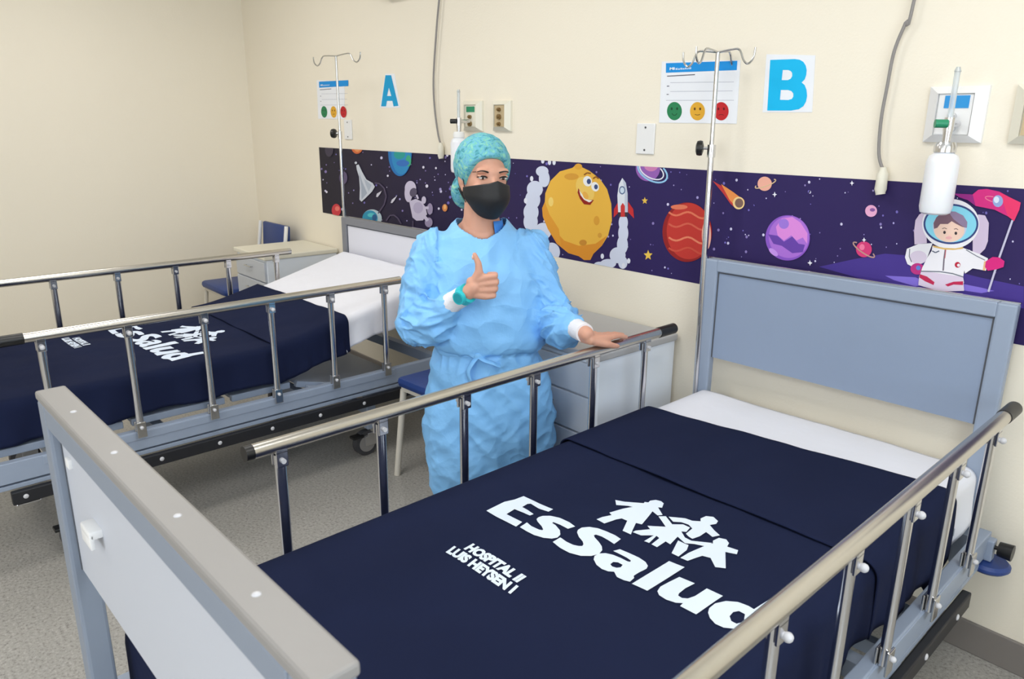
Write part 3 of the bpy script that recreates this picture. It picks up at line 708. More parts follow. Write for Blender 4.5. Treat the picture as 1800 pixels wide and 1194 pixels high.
# ---- mattress, sheets and blankets (all in bed coordinates, standing on their own)
def sstep(x): x = max(0, min(1, x)); return x*x*(3-2*x)
def base_top(key, v):
    z = .607 if key == 'B' else .612
    if key == 'A':
        d = .85-v
        z += .27*(sqrt(d*d+.01)+d)/2 if d > -.4 else 0
    return z
def cloth(name, key, m, label, cat, v0, v1, lift, side, hem, foot=None, nv=90, wr=.004, fold=.006, seed=0, rad=.04, group=None, hemf=None, skew=0):
    org, th = BEDS[key]
    U = []; ns = 9; na = 6; nt = 40
    def section(v, drop=0):
        zt = base_top(key, v)+lift-drop; hm = hem(v); hf = (hemf or hem)(v); r = rad
        pts = []
        def sidepts(sg, h):
            h = min(h, zt-r-.002); L = []
            for k in range(ns+1):
                z = h+(zt-r-h)*k/ns; dd = 1-k/ns
                fo = fold*dd*(noise.noise(Vector((v*9+seed, sg*3, z*2)))*1.6+.5*noise.noise(Vector((v*24, sg*3+seed, z*2))))
                L.append((sg*(side+fo+.006*dd), z))
            for k in range(1, na+1):
                a = pi/2*k/na; L.append((sg*(side-r+r*cos(a)), zt-r+r*sin(a)))
            return L
        Lf = sidepts(-1, hf); Rt = sidepts(1, hm)
        tp = []
        for k in range(1, nt):
            u = -side+r+(2*side-2*r)*k/nt; e = min(1, (1-abs(u)/(side-r))*6)
            tp.append((u, zt+e*wr*(noise.noise(Vector((u*5+seed, v*4, 1.3)))+.5*noise.noise(Vector((u*13+seed, v*9, 2.3))))))
        return Lf+tp+Rt[::-1]
    rows = []
    for i in range(nv+1):
        v = v0+(v1-v0)*i/nv
        sc_ = section(v)
        row = []
        for j, (u, z) in enumerate(sc_):
            vv = v
            if skew: vv += skew*max(-side, min(side, u))*(1-i/nv)
            row.append((u, vv, z))
        rows.append(row)
    if foot is not None:
        r = rad
        for k in range(1, 7):
            a = pi/2*k/6; rows.append([(u, v1+r*sin(a), z) for u, z in section(v1, drop=r*(1-cos(a)))])
        for k in range(1, 7):
            rows.append([(u, v1+r, max(z, foot) if z > foot else z) for u, z in section(v1, drop=r+(base_top(key, v1)-r-foot)*k/6)])
    b = B(); G = [[b.verts.new((u, -v, z)) for u, v, z in row] for row in rows]
    for A_, B_ in zip(G, G[1:]):
        for k in range(len(A_)-1): b.faces.new((A_[k], A_[k+1], B_[k+1], B_[k]))
    o = obj(name, b, m, None, True, 180)
    me = o.data
    # put thickness outwards-in
    md = o.modifiers.new('thickness', 'SOLIDIFY'); md.thickness = .0035; md.offset = -1
    o.location = org; o.rotation_euler = (0, 0, th)
    tag(o, label, cat, group)
    return o
def mattress(key, label):
    org, th = BEDS[key]
    zb = zbB if key == 'B' else zbA
    b = B(); n = 40; rows = []
    for i in range(n+1):
        v = .04+(FB-.095-.04)*i/n; zt = base_top(key, v); tk = .125
        sl = .27 if (key == 'A' and v < .85) else 0
        zbot = max(zb+.03, zt-tk-.01)
        if key == 'B': zbot = zb+.03
        r = .02; row = []
        for cu, cz, a0 in ((.455-r, zt-r, 0), (-.455+r, zt-r, 90), (-.455+r, zbot+r, 180), (.455-r, zbot+r, 270)):
            for k in range(5):
                a = radians(a0+90*k/4); row.append((cu+r*cos(a), v, cz+r*sin(a)))
        rows.append(row)
    G = [[b.verts.new(L3(*p)) for p in row] for row in rows]; m_ = len(G[0])
    for A_, B_ in zip(G, G[1:]):
        for k in range(m_): b.faces.new((A_[k], A_[(k+1) % m_], B_[(k+1) % m_], B_[k]))
    b.faces.new(G[0]); b.faces.new(G[-1][::-1])
    o = obj('mattress', b, m_matt, None, True); o.location = org; o.rotation_euler = (0, 0, th); tag(o, label, 'mattress')
mattress('B', 'white mattress on the near bed, under the white sheet and navy blanket')
mattress('A', 'white mattress on the far bed, bent up by the raised backrest')
def hs(base, amp, s): return lambda v: base+amp*noise.noise(Vector((v*5, s, 0)))
def sheetB_hem(v):
    return .485-.10*math.exp(-((v-.17)/.07)**2)-.02*sin(v*30)
sB = cloth('bed_sheet', 'B', m_sheet, 'white sheet showing at the head of the near bed', 'bed sheet', .03, .50, .008, .466, sheetB_hem, nv=40, wr=.004, fold=.016, seed=3, rad=.035, foot=None)
def sheetA_hem(v):
    return (base_top('A', v)-.135)-.01*sin(v*22)
sA = cloth('bed_sheet', 'A', m_sheet, 'white sheet over the raised head end of the far bed', 'bed sheet', .05, .61, .006, .464, sheetA_hem, nv=60, wr=.004, fold=.024, seed=9, rad=.04)
def blB_hem(v): return .44-.05*sstep((v-.75)/.3)+.012*sin(v*17)
bl = {}
bl['B'] = cloth('printed_blanket', 'B', m_navy, 'navy blanket with large white lettering and linked figures on the near bed', 'blanket', .50, FB-.115, .016, .474, blB_hem, foot=.36, nv=110, wr=.004, fold=.018, seed=5)
def bandB_hem(v): return .44-.115*math.exp(-((v-.39)/.055)**2)
bandB = cloth('folded_band', 'B', m_navy, 'x', 'x', .305, .765, .024, .481, bandB_hem, nv=60, wr=.004, fold=.012, seed=11, skew=-.11)
def blA_hem(v): return (base_top('A', v)-.137)+.006*sin(v*19)
bl['A'] = cloth('printed_blanket', 'A', m_navy, 'navy blanket with white lettering on the far bed behind the side rail', 'blanket', .60, FB-.115, .016, .474, blA_hem, foot=.36, nv=100, wr=.006, fold=.014, seed=15)
bandA = cloth('folded_band', 'A', m_navy, 'x', 'x', .575, .93, .024, .481, blA_hem, nv=50, wr=.006, fold=.012, seed=21)
for o, p in ((bandB, bl['B']), (bandA, bl['A'])):
    del o['label']; del o['category']; o.parent = p; o.location = (0, 0, 0); o.rotation_euler = (0, 0, 0)

# printed lettering traced onto the cloth plane
orgB, thB = BEDS['B']
def on_bed(u, v, z=.624):
    d = ray(u, v); s = (z-CAM.z)/d.z; p = CAM+d*s-orgB
    return (p.x*cos(thB)+p.y*sin(thB), -(-p.x*sin(thB)+p.y*cos(thB)))
k1, k2, k3 = crop(840, 850, 5.97), crop(1100, 900, 4.777), crop(1030, 860, 6.207)
GL = [
 (k1, [(90,285),(280,195),(385,172),(480,138),(535,165),(640,215),(790,275),(740,300),(640,268),(555,218),(520,220),(465,250),(520,280),(585,325),(545,340),(480,310),(385,270),(300,320),(380,365),(465,410),(400,460),(300,405),(200,350)], []),
 (k1, [(440,465),(515,415),(560,455),(640,495),(675,503),(685,495),(670,460),(625,405),(615,380),(635,360),(680,345),(760,345),(860,370),(960,420),(1020,465),(945,490),(860,445),(790,415),(780,425),(815,450),(860,505),(865,550),(835,580),(775,592),(690,585),(590,555),(510,510)], []),
 (k1, [(785,625),(865,578),(930,620),(1000,650),(1060,662),(1095,662),(1108,645),(1100,615),(1060,570),(1040,525),(1050,500),(1090,475),(1170,465),(1260,475),(1350,505),(1440,545),(1500,585),(1430,638),(1370,600),(1300,560),(1240,542),(1217,548),(1225,570),(1270,620),(1300,665),(1305,705),(1270,745),(1190,765),(1080,762),(960,730),(860,680)], []),
 (k1, [(1215,800),(1225,765),(1270,740),(1340,735),(1420,750),(1500,780),(1570,815),(1600,820),(1605,805),(1560,775),(1490,740),(1420,710),(1490,690),(1580,725),(1690,775),(1760,820),(1785,860),(1770,890),(1690,930),(1635,965),(1640,990),(1595,1030),(1530,1010),(1460,975),(1430,920),(1370,918),(1300,895),(1245,855)], [[(1390,845),(1420,822),(1470,825),(1520,850),(1500,875),(1455,880),(1410,868)]]),
 (k2, [(50,605),(365,405),(495,460),(180,668)], []),
 (k2, [(450,545),(580,605),(500,645),(445,690),(440,710),(470,730),(520,735),(580,715),(680,650),(815,715),(590,872),(455,800),(480,775),(420,772),(340,745),(280,705),(265,670),(290,630),(360,590)], []),
 (k2, [(690,860),(700,820),(750,780),(840,760),(940,768),(1030,800),(1075,825),(1210,735),(1320,795),(1225,880),(1130,985),(1060,1062),(1000,1030),(960,1010),(900,990),(820,985),(750,955),(705,905)], [[(870,890),(900,855),(950,845),(1000,870),(990,930),(930,950),(885,930)]]),
 (k3, [(320,130),(420,150),(630,165),(640,150),(680,155),(700,135),(760,125),(820,140),(848,165),(830,215),(785,210),(835,295),(780,300),(725,255),(690,300),(610,390),(545,375),(510,445),(490,495),(400,455),(450,350),(390,325),(330,335),(200,378),(115,335),(180,310),(280,290),(255,265),(400,225),(510,205),(460,195),(330,185)], []),
 (k3, [(790,310),(870,310),(940,390),(1060,392),(1135,425),(1095,470),(1040,465),(1080,530),(1150,565),(1380,595),(1290,625),(1180,600),(1080,590),(1000,520),(920,600),(870,570),(775,630),(715,600),(800,535),(770,510),(690,585),(635,565),(740,505),(600,505),(510,470),(540,455),(700,440),(670,405),(870,415)], []),
 (k3, [(900,315),(1080,330),(1160,355),(1250,360),(1250,330),(1310,305),(1390,315),(1440,360),(1420,390),(1350,400),(1400,460),(1460,515),(1380,530),(1310,475),(1240,520),(1160,545),(1120,520),(1090,490),(1160,435),(1120,395),(1040,370),(950,365)], []),
 (k3, [(1005,560),(1080,595),(1120,610),(1100,660),(1010,725),(935,690)], []),
 (k3, [(1385,570),(1450,542),(1530,560),(1560,600),(1540,635),(1660,675),(1645,718),(1520,690),(1525,870),(1410,855),(1360,750),(1270,725),(1200,745),(1110,775),(1030,740),(1120,690),(1250,640),(1290,625),(1280,610),(1385,600)], []),
]
def surf_z(key, u, v, seed, wr):
    side, r = .474, .04; zt = base_top(key, v)+.016
    e = min(1, (1-abs(u)/(side-r))*6) if abs(u) < side-r else 0
    z = zt+e*wr*(noise.noise(Vector((u*5+seed, v*4, 1.3)))+.5*noise.noise(Vector((u*13+seed, v*9, 2.3))))
    if abs(u) > side-r:
        q = min(abs(u)-side+r, r); z -= r-sqrt(max(0, r*r-q*q))
    return z
def print_mesh(name, VF, key, parent, seed, wr, du, dv, su=1):
    b = B()
    for V, F in VF:
        vs = [b.verts.new((u, v, 0)) for u, v in V]
        for f in F:
            try: b.faces.new([vs[i] for i in f])
            except ValueError: pass
    lo = [min(v.co[i] for v in b.verts) for i in (0, 1)]; hi = [max(v.co[i] for v in b.verts) for i in (0, 1)]
    for ax in (0, 1):
        x = lo[ax]+.015
        while x < hi[ax]:
            co = [0, 0, 0]; co[ax] = x; no = [0, 0, 0]; no[ax] = 1
            bmesh.ops.bisect_plane(b, geom=b.verts[:]+b.edges[:]+b.faces[:], plane_co=co, plane_no=no); x += .02
    for v in b.verts:
        u, w_ = v.co.x*su+du, v.co.y+dv
        v.co = Vector((u, -w_, surf_z(key, u, w_, seed, wr)+.0022))
    bmesh.ops.recalc_face_normals(b, faces=b.faces)
    for f in b.faces:
        if f.normal.z < 0: f.normal_flip()
    me = bpy.data.meshes.new(name); b.to_mesh(me); b.free()
    return obj(name, me, m_print, parent, True, 180)
big = []
for f, outer, holes in GL:
    fl, tr = poly_tris([on_bed(*f(p)) for p in outer], [[on_bed(*f(p)) for p in h] for h in holes])
    big.append(([(p.x, p.y) for p in fl], tr))
def line_text(txt, p0, p1, pt):
    a0, a1, at = [Vector(on_bed(*p)) for p in (p0, p1, pt)]
    V, F = text_mesh(txt, .062, 0, 1.0)
    return ([tuple(a0+(a1-a0)*x+(at-a0)*y) for x, y in V], F)
small = [line_text('HOSPITAL II', (814.2, 966.6), (908.5, 1025.4), (831.8, 957)), line_text('LUIS HEYSEN I', (783, 972), (897, 1045.5), (798.6, 960.6))]
print_mesh('printed_logo', big, 'B', bl['B'], 5, .004, 0, 0); print_mesh('printed_hospital_name', small, 'B', bl['B'], 5, .004, 0, 0)
print_mesh('printed_logo', big, 'A', bl['A'], 15, .006, -.03, .138); print_mesh('printed_hospital_name', small, 'A', bl['A'], 15, .006, -.06, .138)

# ------------------------------------------------------------------ drip stands
def iv_pole(name, x, y, z0, z1, knob_z, hook_dirs, label, tilt=0, r=.0105, hooks=.13):
    t = thing(name, label, 'drip stand', (x, y, 0), 0)
    b = B(); cyl(b, (tilt*-1, 0, z0), (tilt*(-1+2*(knob_z-z0)/(z1-z0)), 0, knob_z), r, seg=18); obj('lower_pole', b, m_chrome, t, True)
    b = B(); cyl(b, (tilt*(-1+2*(knob_z-z0)/(z1-z0)), 0, knob_z-.05), (tilt, 0, z1), r*.72, seg=16); obj('upper_pole', b, m_steel, t, True)
    kx = tilt*(-1+2*(knob_z-z0)/(z1-z0))
    b = B(); cyl(b, (kx, 0, knob_z-.03), (kx, 0, knob_z+.012), r*1.35, seg=18); cyl(b, (kx, 0, knob_z), (kx-.025, -.015, knob_z), .005, seg=10); obj('collar', b, m_chrome, t, True)
    b = B(); n_ = 8
    mx = Matrix.Translation((kx-.033, -.02, knob_z)) @ Vector((-.86, -.5, 0)).to_track_quat('Z', 'Y').to_matrix().to_4x4()
    lathe(b, [(.01, -.012), (.024, -.008), (.026, 0), (.024, .010), (.014, .014)], seg=16, mx=mx); obj('tightening_knob', b, m_blk, t, True)
    for a in hook_dirs:
        d = Vector((cos(a), sin(a), 0)); o_ = Vector((tilt, 0, z1)); L = hooks
        b = B(); tube(b, [o_+d*0, o_+d*.35*L+Vector((0, 0, .006)), o_+d*.58*L+Vector((0, 0, .004)), o_+d*.72*L-Vector((0, 0, .030)), o_+d*.85*L-Vector((0, 0, .040)), o_+d*.97*L-Vector((0, 0, .022)), o_+d*1.0*L+Vector((0, 0, .008))], .0036, seg=8); obj('hook', b, m_steel, t, True)
    b = B(); bm_ = b; lathe(bm_, [(r*1.5, -.02), (r*1.9, -.015), (r*1.9, .02), (r*1.3, .03)], (-tilt, 0, z0+.05)); obj('socket_collar', b, m_steel, t, True)
    return t
iv_pole('drip_stand', -.379, -.10, .36, 1.787, 1.478, (radians(3), radians(183), radians(-86), radians(94)), 'tall steel drip stand with four hooks at the near headboard, left corner', -.012, hooks=.135)
iv_pole('drip_stand', -2.752, -.215, .34, 1.90, 1.493, (radians(2), radians(182)), 'steel drip stand with two hooks at the far headboard, by letter A', 0, .0088, .245)

# ------------------------------------------------------------------ cabinets
def cabinet(loc, w, d, h, label, split, mt=None):
    t = thing('bedside_cabinet', label, 'cabinet', loc, 0)
    b = B(); box(b, -w/2+.01, w/2-.01, -d+.02, -.015, .06, h-.028, .004); obj('cabinet_body', b, m_cab, t)
    b = B(); box(b, -w/2, w/2, -d, -.01, h-.028, h, .006); obj('cabinet_top', b, mt or m_cabtop, t)
    z0 = h-.045
    for k, hh in enumerate(split):
        b = B(); box(b, -w/2+.02, w/2-.02, -d+.004, -d+.021, z0-hh+.008, z0, .003); dr = obj('drawer' if k < 2 else 'cabinet_door', b, m_cabf, t)
        b = B(); cyl(b, (-.05, -d-.012, z0-hh*.35), (.05, -d-.012, z0-hh*.35), .004, seg=10); cyl(b, (-.045, -d+.006, z0-hh*.35), (-.045, -d-.012, z0-hh*.35), .003, seg=8); cyl(b, (.045, -d+.006, z0-hh*.35), (.045, -d-.012, z0-hh*.35), .003, seg=8)
        obj('drawer_handle', b, m_steel, dr, True)
        z0 -= hh
    for x in (-w/2+.04, w/2-.04):
        for y in (-d+.05, -.05):
            b = B(); cyl(b, (x, y, 0), (x, y, .062), .014, seg=12); obj('foot', b, m_blk, t, True)
    return t
cabinet((-.795, 0, 0), .53, .475, .772, 'pale grey bedside cabinet with drawers between the woman and the near headboard', (.13, .15, .36))
cabinet((-3.47, 0, 0), .48, .51, .765, 'cream topped bedside cabinet in the corner beyond the far bed', (.13, .15, .36), m_cream)
# ------------------------------------------------------------------ chairs
def chair(loc, rz, label):
    t = thing('visitor_chair', label, 'chair', loc, rz, 'blue visitor chairs')
    b = B(); vs = box(b, -.215, .215, -.21, .21, .425, .475, .022); obj('seat', b, m_blue, t, True)
    b = B(); box(b, -.205, .205, -.19, .19, .405, .426, .003); obj('seat_frame', b, m_chleg, t)
    b = B(); box(b, -.195, .195, .0, .035, .66, .86, .012, Matrix.Translation((0, .215, 0)) @ Matrix.Rotation(-.06, 4, 'X')); obj('backrest', b, m_blue, t, True)
    for sx in (-1, 1):
        b = B(); tube(b, [(sx*.2, -.18, .41), (sx*.215, -.22, 0)], .0145, smooth=False, seg=12); obj('leg', b, m_chleg, t, True)
        b = B(); tube(b, [(sx*.2, .18, .41), (sx*.215, .22, 0)], .0145, smooth=False, seg=12); obj('leg', b, m_chleg, t, True)
        b = B(); tube(b, [(sx*.212, .16, .42), (sx*.212, .20, .46), (sx*.212, .232, .65), (sx*.212, .262, .86)], .013, seg=12); obj('back_post', b, m_white, t, True)
    return t
chair((-3.975, -.37, 0), 0, 'blue padded chair in the corner behind the cream topped cabinet')
chair((-1.335, -.45, 0), radians(3), 'blue padded chair with pale legs between the far bed and the woman')

# ------------------------------------------------------------------ the woman
P0 = Vector((-.87, -.74, 0)); PR = atan2(.7795, .6264)
person = thing('person', 'woman in light blue gown, teal cap and black mask giving a thumbs up', 'person', P0, PR)
def q(r, f, z): return Vector((r, -f, z))       # r picture right, f towards the camera, z up
def world_to_p(p):
    d = Vector(p)-P0; return Vector((d.x*cos(PR)+d.y*sin(PR), -d.x*sin(PR)+d.y*cos(PR), d.z))
def bed_to_p(u, v, z):
    o, th = BEDS['B']; return world_to_p((o.x+u*cos(th)+v*sin(th), o.y+u*sin(th)-v*cos(th), z))
def cap(bm, a, b, r1, r2, seg=20, sq=1, side=None):
    """tapered capsule; sq flattens across"""
    a, b = Vector(a), Vector(b); d = b-a; L = d.length or 1e-5; z = d.normalized()
    x = (side or Vector((1, 0, 0))).copy(); x -= z*x.dot(z)
    if x.length < .1: x = Vector((0, 1, 0)); x -= z*x.dot(z)
    x.normalize(); y = z.cross(x)
    rings = []; n = 7
    for k in range(n):
        an = -pi/2+pi/2*k/(n-1)*.999; rings.append((a+z*r1*sin(an), r1*max(cos(an), .02)))
    for k in range(1, 6): rings.append((a+d*k/6, r1+(r2-r1)*k/6))
    for k in range(n):
        an = pi/2*k/(n-1)*.999; rings.append((b+z*r2*sin(an), r2*max(cos(an), .02)))
    R = [[bm.verts.new(c+(x*cos(2*pi*j/seg)+y*sin(2*pi*j/seg)*sq)*r) for j in range(seg)] for c, r in rings]
    for A_, B_ in zip(R, R[1:]):
        for j in range(seg): bm.faces.new((A_[j], A_[(j+1) % seg], B_[(j+1) % seg], B_[j]))
    bm.faces.new(R[0][::-1]); bm.faces.new(R[-1])
def ell(bm, c, rx, ry, rz, rot=(0, 0, 0), seg=28):
    bmesh.ops.create_uvsphere(bm, u_segments=seg, v_segments=seg//2+4, radius=1, matrix=T(c, rot, (rx, ry, rz)))
def remeshed(bm, voxel, smooth_it=4, fac=.5):
    bmesh.ops.recalc_face_normals(bm, faces=bm.faces)
    me = bpy.data.meshes.new('tmp'); bm.to_mesh(me); bm.free()
    o = bpy.data.objects.new('tmp', me); COL.objects.link(o)
    md = o.modifiers.new('r', 'REMESH'); md.mode = 'VOXEL'; md.voxel_size = voxel; md.adaptivity = 0
    if smooth_it:
        ms = o.modifiers.new('s', 'SMOOTH'); ms.factor = fac; ms.iterations = smooth_it
    dg = bpy.context.evaluated_depsgraph_get(); dg.update()
    r = bpy.data.meshes.new_from_object(o.evaluated_get(dg))
    bpy.data.objects.remove(o); bpy.data.meshes.remove(me)
    return r
def loft(bm, secs, seg=48):
    """secs: (center r, center f, z, half width, half depth, squareness)"""
    R = []
    for cr, cf, z, a_, b_, n_ in secs:
        ring = []
        for j in range(seg):
            t = 2*pi*j/seg; c, s = cos(t), sin(t)
            ring.append(bm.verts.new(q(cr+a_*abs(c)**(2/n_)*(1 if c >= 0 else -1), cf+b_*abs(s)**(2/n_)*(1 if s >= 0 else -1), z)))
        R.append(ring)
    for A_, B_ in zip(R, R[1:]):
        for j in range(seg): bm.faces.new((A_[j], A_[(j+1) % seg], B_[(j+1) % seg], B_[j]))
    bm.faces.new(R[0][::-1]); bm.faces.new(R[-1])

# joints
shR, elR, wrR = q(-.152, -.005, 1.136), q(-.202, .055, .885), q(-.034, .212, 1.022)     # her right arm (picture left)
shL, elL = q(.184, -.005, 1.138), q(.262, .035, .900)
wrL = bed_to_p(-.552, .575, .905)
HC = q(.022, .005, 1.378); HYAW = radians(21)          # head centre and turn
HM = Matrix.Translation(HC) @ Matrix.Rotation(HYAW, 4, 'Z') @ Matrix.Rotation(radians(2), 4, 'Y') @ Matrix.Scale(1.10, 4)
def h(x, f, z): return HM @ Vector((x, -f, z))           # head coordinates
b = B()
# head: skull, face, jaw
for c, rr in (((0, -.018, .030), (.070, .088, .080)), ((0, .012, -.010), (.062, .072, .088)), ((0, .028, -.058), (.045, .050, .050)), ((0, .052, -.086), (.022, .024, .020))):
    bmesh.ops.create_uvsphere(b, u_segments=32, v_segments=20, radius=1, matrix=HM @ T((c[0], -c[1], c[2]), s=rr))
# nose, brow, cheeks
cap(b, h(0, .078, .0), h(0, .098, -.036), .008, .0125); ell(b, h(0, .072, .016), .010, .010, .010)
for s in (-1, 1):
    bmesh.ops.create_uvsphere(b, u_segments=20, v_segments=12, radius=1, matrix=HM @ T((s*.034, -.052, -.030), s=(.022, .022, .02)))
    bmesh.ops.create_uvsphere(b, u_segments=20, v_segments=12, radius=1, matrix=HM @ T((s*.028, -.066, .022), s=(.026, .013, .012)))
    # ears
    bmesh.ops.create_uvsphere(b, u_segments=16, v_segments=12, radius=1, matrix=HM @ T((s*.070, .008, -.012), (0, s*.15, s*-.3), (.008, .016, .028)))
    bmesh.ops.create_uvsphere(b, u_segments=12, v_segments=8, radius=1, matrix=HM @ T((s*.068, .002, -.036), s=(.006, .008, .010)))
# lips under the mask
cap(b, h(-.016, .082, -.058), h(.016, .082, -.058), .007, .007)
# neck
cap(b, h(0, -.018, -.03), q(.012, -.014, 1.20), .056, .064, sq=1.0); cap(b, q(.012, -.02, 1.245), q(.012, -.022, 1.18), .060, .085, sq=.9)
for s in (-1, 1): cap(b, q(.012+s*.02, -.03, 1.225), q(.012+s*.10, -.02, 1.160), .030, .030)
# trunk
loft(b, [(.02, 0, .66, .13, .10, 2.2), (.03, -.01, .74, .165, .115, 2.3), (.03, 0, .84, .125, .095, 2.2), (.02, .01, .95, .135, .10, 2.2), (.015, .012, 1.03, .150, .112, 2.2), (.014, .0, 1.10, .160, .095, 2.2), (.013, -.015, 1.15, .125, .07, 2.1), (.012, -.02, 1.185, .085, .07, 2)])
cap(b, q(-.04, .0, 1.155), shR, .045, .045); cap(b, q(.065, .0, 1.155), shL, .045, .045)
# legs and feet
for s in (-1, 1):
    hp = q(.03+s*.085, 0, .68); kn = q(.03+s*.095, .015, .40); an = q(.03+s*.095, -.01, .08)
    cap(b, hp, kn, .082, .055); cap(b, kn, an, .055, .036); cap(b, q(.03+s*.095, -.02, .045), q(.03+s*.10, .13, .03), .034, .026)
# arms
cap(b, shR, elR, .044, .036); cap(b, elR, wrR, .038, .024)
cap(b, shL, elL, .044, .036); cap(b, elL, wrL, .038, .024)
# right hand: thumbs-up fist. e1 to the knuckles, e2 up (thumb), e3 out of the back of the hand (towards camera)
e1 = Vector((.95, -.14, .12)).normalized(); e2 = (Vector((-.10, 0, 1))-e1*Vector((-.10, 0, 1)).dot(e1)).normalized(); e3 = e1.cross(e2); e3 = e3 if e3.y < 0 else -e3
O = wrR+e1*.012+Vector((0, 0, .008))
def hd(a_, c, d): return O+e1*a_+e2*c+e3*d
cap(b, wrR, hd(.010, .010, 0), .024, .026)
for k in range(4):   # metacarpal bulk
    y = .040-.0205*k
    cap(b, hd(.004, y*.62+.004, 0), hd(.053-.003*k, y, .006), .0165, .0125)
cap(b, hd(.012, .0, -.008), hd(.045, .015, -.012), .020, .018); cap(b, hd(.012, -.012, -.006), hd(.045, -.012, -.012), .018, .016)
for k in range(4):
    y = .041-.0215*k; L_ = (.0, .003, .0, -.006)[k]; r0 = (.0112, .0114, .0110, .0098)[k]
    mc, pi_, di, tp = hd(.052-.003*k, y, .007), hd(.083+L_-.002*k, y-.001, .001), hd(.081+L_-.002*k, y-.001, -.026), hd(.060+L_, y, -.032)
    cap(b, mc, pi_, r0, r0*.95, seg=16); cap(b, pi_, di, r0*.95, r0*.9, seg=16); cap(b, di, tp, r0*.9, r0*.8, seg=16)
cap(b, hd(.010, .018, .000), hd(.034, .058, .004), .018, .0145, seg=18); cap(b, hd(.034, .058, .004), hd(.036, .086, .004), .0138, .0112, seg=18); cap(b, hd(.036, .086, .004), hd(.027, .116, .003), .0112, .0078, seg=18)
# left hand resting on the side rail
RZ = BAR+.0125
lw, lk = wrL, bed_to_p(-.545, .495, RZ+.020)
side = bed_to_p(1, .5, 0)-bed_to_p(0, .5, 0)              # across the rail, towards the bed
for k in range(4):      # index (bed side) .. little finger
    s_ = .022-.0195*k
    a0 = bed_to_p(-.550+s_*.6, .57, RZ+.024); a1 = bed_to_p(-.545+s_, .488+.004*k, RZ+.021)
    cap(b, a0, a1, .0165, .0118, seg=16)
    dz = (0, .001, -.003, -.010)[k]; ln = (.95, 1.05, 1, .82)[k]
    a2 = bed_to_p(-.544+s_*1.05, .488-.038*ln, RZ+.020+dz); a3 = bed_to_p(-.544+s_*1.08, .488-.062*ln, RZ+.013+dz*1.6); a4 = bed_to_p(-.544+s_*1.08, .488-.082*ln, RZ+.008+dz*2.4)
    cap(b, a1, a2, .0100, .0092, seg=16); cap(b, a2, a3, .0092, .0085, seg=16); cap(b, a3, a4, .0085, .0072, seg=16)
t0 = bed_to_p(-.530, .555, RZ+.018); t1 = bed_to_p(-.510, .520, RZ+.006); t2 = bed_to_p(-.506, .490, RZ-.004); t3 = bed_to_p(-.508, .468, RZ-.010)
cap(b, t0, t1, .0150, .0120, seg=16); cap(b, t1, t2, .0115, .0100, seg=16); cap(b, t2, t3, .0100, .0078, seg=16)
body = remeshed(b, .0034, 5, .5)
# sculpt eye sockets
HMi = HM.inverted()
for v in body.vertices:
    if v.co.z > 1.2:
        p = HMi @ v.co; f_ = -p.y
        if f_ > .03:
            for s in (-1, 1):
                d2 = ((p.x-s*.033)/.017)**2+((p.z-.003)/.010)**2
                v.co += (HM.to_3x3() @ Vector((0, 1, 0)))*.009*math.exp(-d2)
            d2 = (p.x/.010)**2+((p.z-.006)/.012)**2
            v.co += (HM.to_3x3() @ Vector((0, 1, 0)))*.002*math.exp(-d2)
body_o = obj('body', body, m_skin, person, True, 180)
from mathutils.bvhtree import BVHTree
_bvh = BVHTree.FromPolygons([v.co.copy() for v in body.vertices], [tuple(p.vertices) for p in body.polygons])
def face_pt(x, z, off=0.0):
    d = (h(0, 0, 0)-h(0, .1, 0)).normalized(); o_ = h(x, .16, z); hit = _bvh.ray_cast(o_, d)
    return (hit[0]-d*off) if hit[0] is not None else h(x, .08, z)
# eyes, lids, brows
for s in (-1, 1):
    def E(x, z, f0=0): return h(s*(.033+x), .0785+f0-.34*abs(x+.003)-(.02 if x > .008 else 0)*(x-.008)/.01*.3, .003+z)
    b = B(); bmesh.ops.create_uvsphere(b, u_segments=20, v_segments=12, radius=1, matrix=HM @ T((s*.033, -.0700, .002), (0, 0, s*-.25), (.0132, .0080, .0046))); eo = obj('eye', b, m_eyew, person, True)
    gx = .0035
    b = B(); bmesh.ops.create_uvsphere(b, u_segments=16, v_segments=10, radius=1, matrix=HM @ T((s*.033-.001, -.0758, .0016), (0, 0, s*-.2), (.0052, .0026, .0046))); obj('iris', b, m_iris, eo, True)
    b = B(); bmesh.ops.create_uvsphere(b, u_segments=24, v_segments=14, radius=1, matrix=HM @ T((s*.0335, -.0685, .0078), (.25, 0, s*-.25), (.0155, .0095, .0052))); obj('eyelid', b, m_skin, eo, True)
    b = B(); tube(b, [E(-.0135, -.001, .000), E(-.007, .0028, .0018), E(.002, .0040, .0022), E(.010, .0024, .001), E(.0165, .0005, -.001)], lambda t: .0010+.0019*sin(pi*min(1, t*.9+.05)), seg=8); obj('eyelashes', b, m_hair, person, True)
    b = B(); tube(b, [face_pt(s*(.033+x), .003+z, .0006) for x, z in ((-.016, .0150), (-.010, .0170), (-.003, .0188), (.004, .0196), (.010, .0190), (.016, .0170), (.0205, .0140))], lambda t: .0010+.0019*(1-t)*min(1, t*8+.3), seg=8); obj('eyebrow', b, m_hair, person, True)
# hair showing behind the ear / under the cap
b = B(); bmesh.ops.create_uvsphere(b, u_segments=28, v_segments=18, radius=1, matrix=HM @ T((0, .030, -.018), s=(.069, .062, .075))); obj('hair', b, m_hair, person, True)
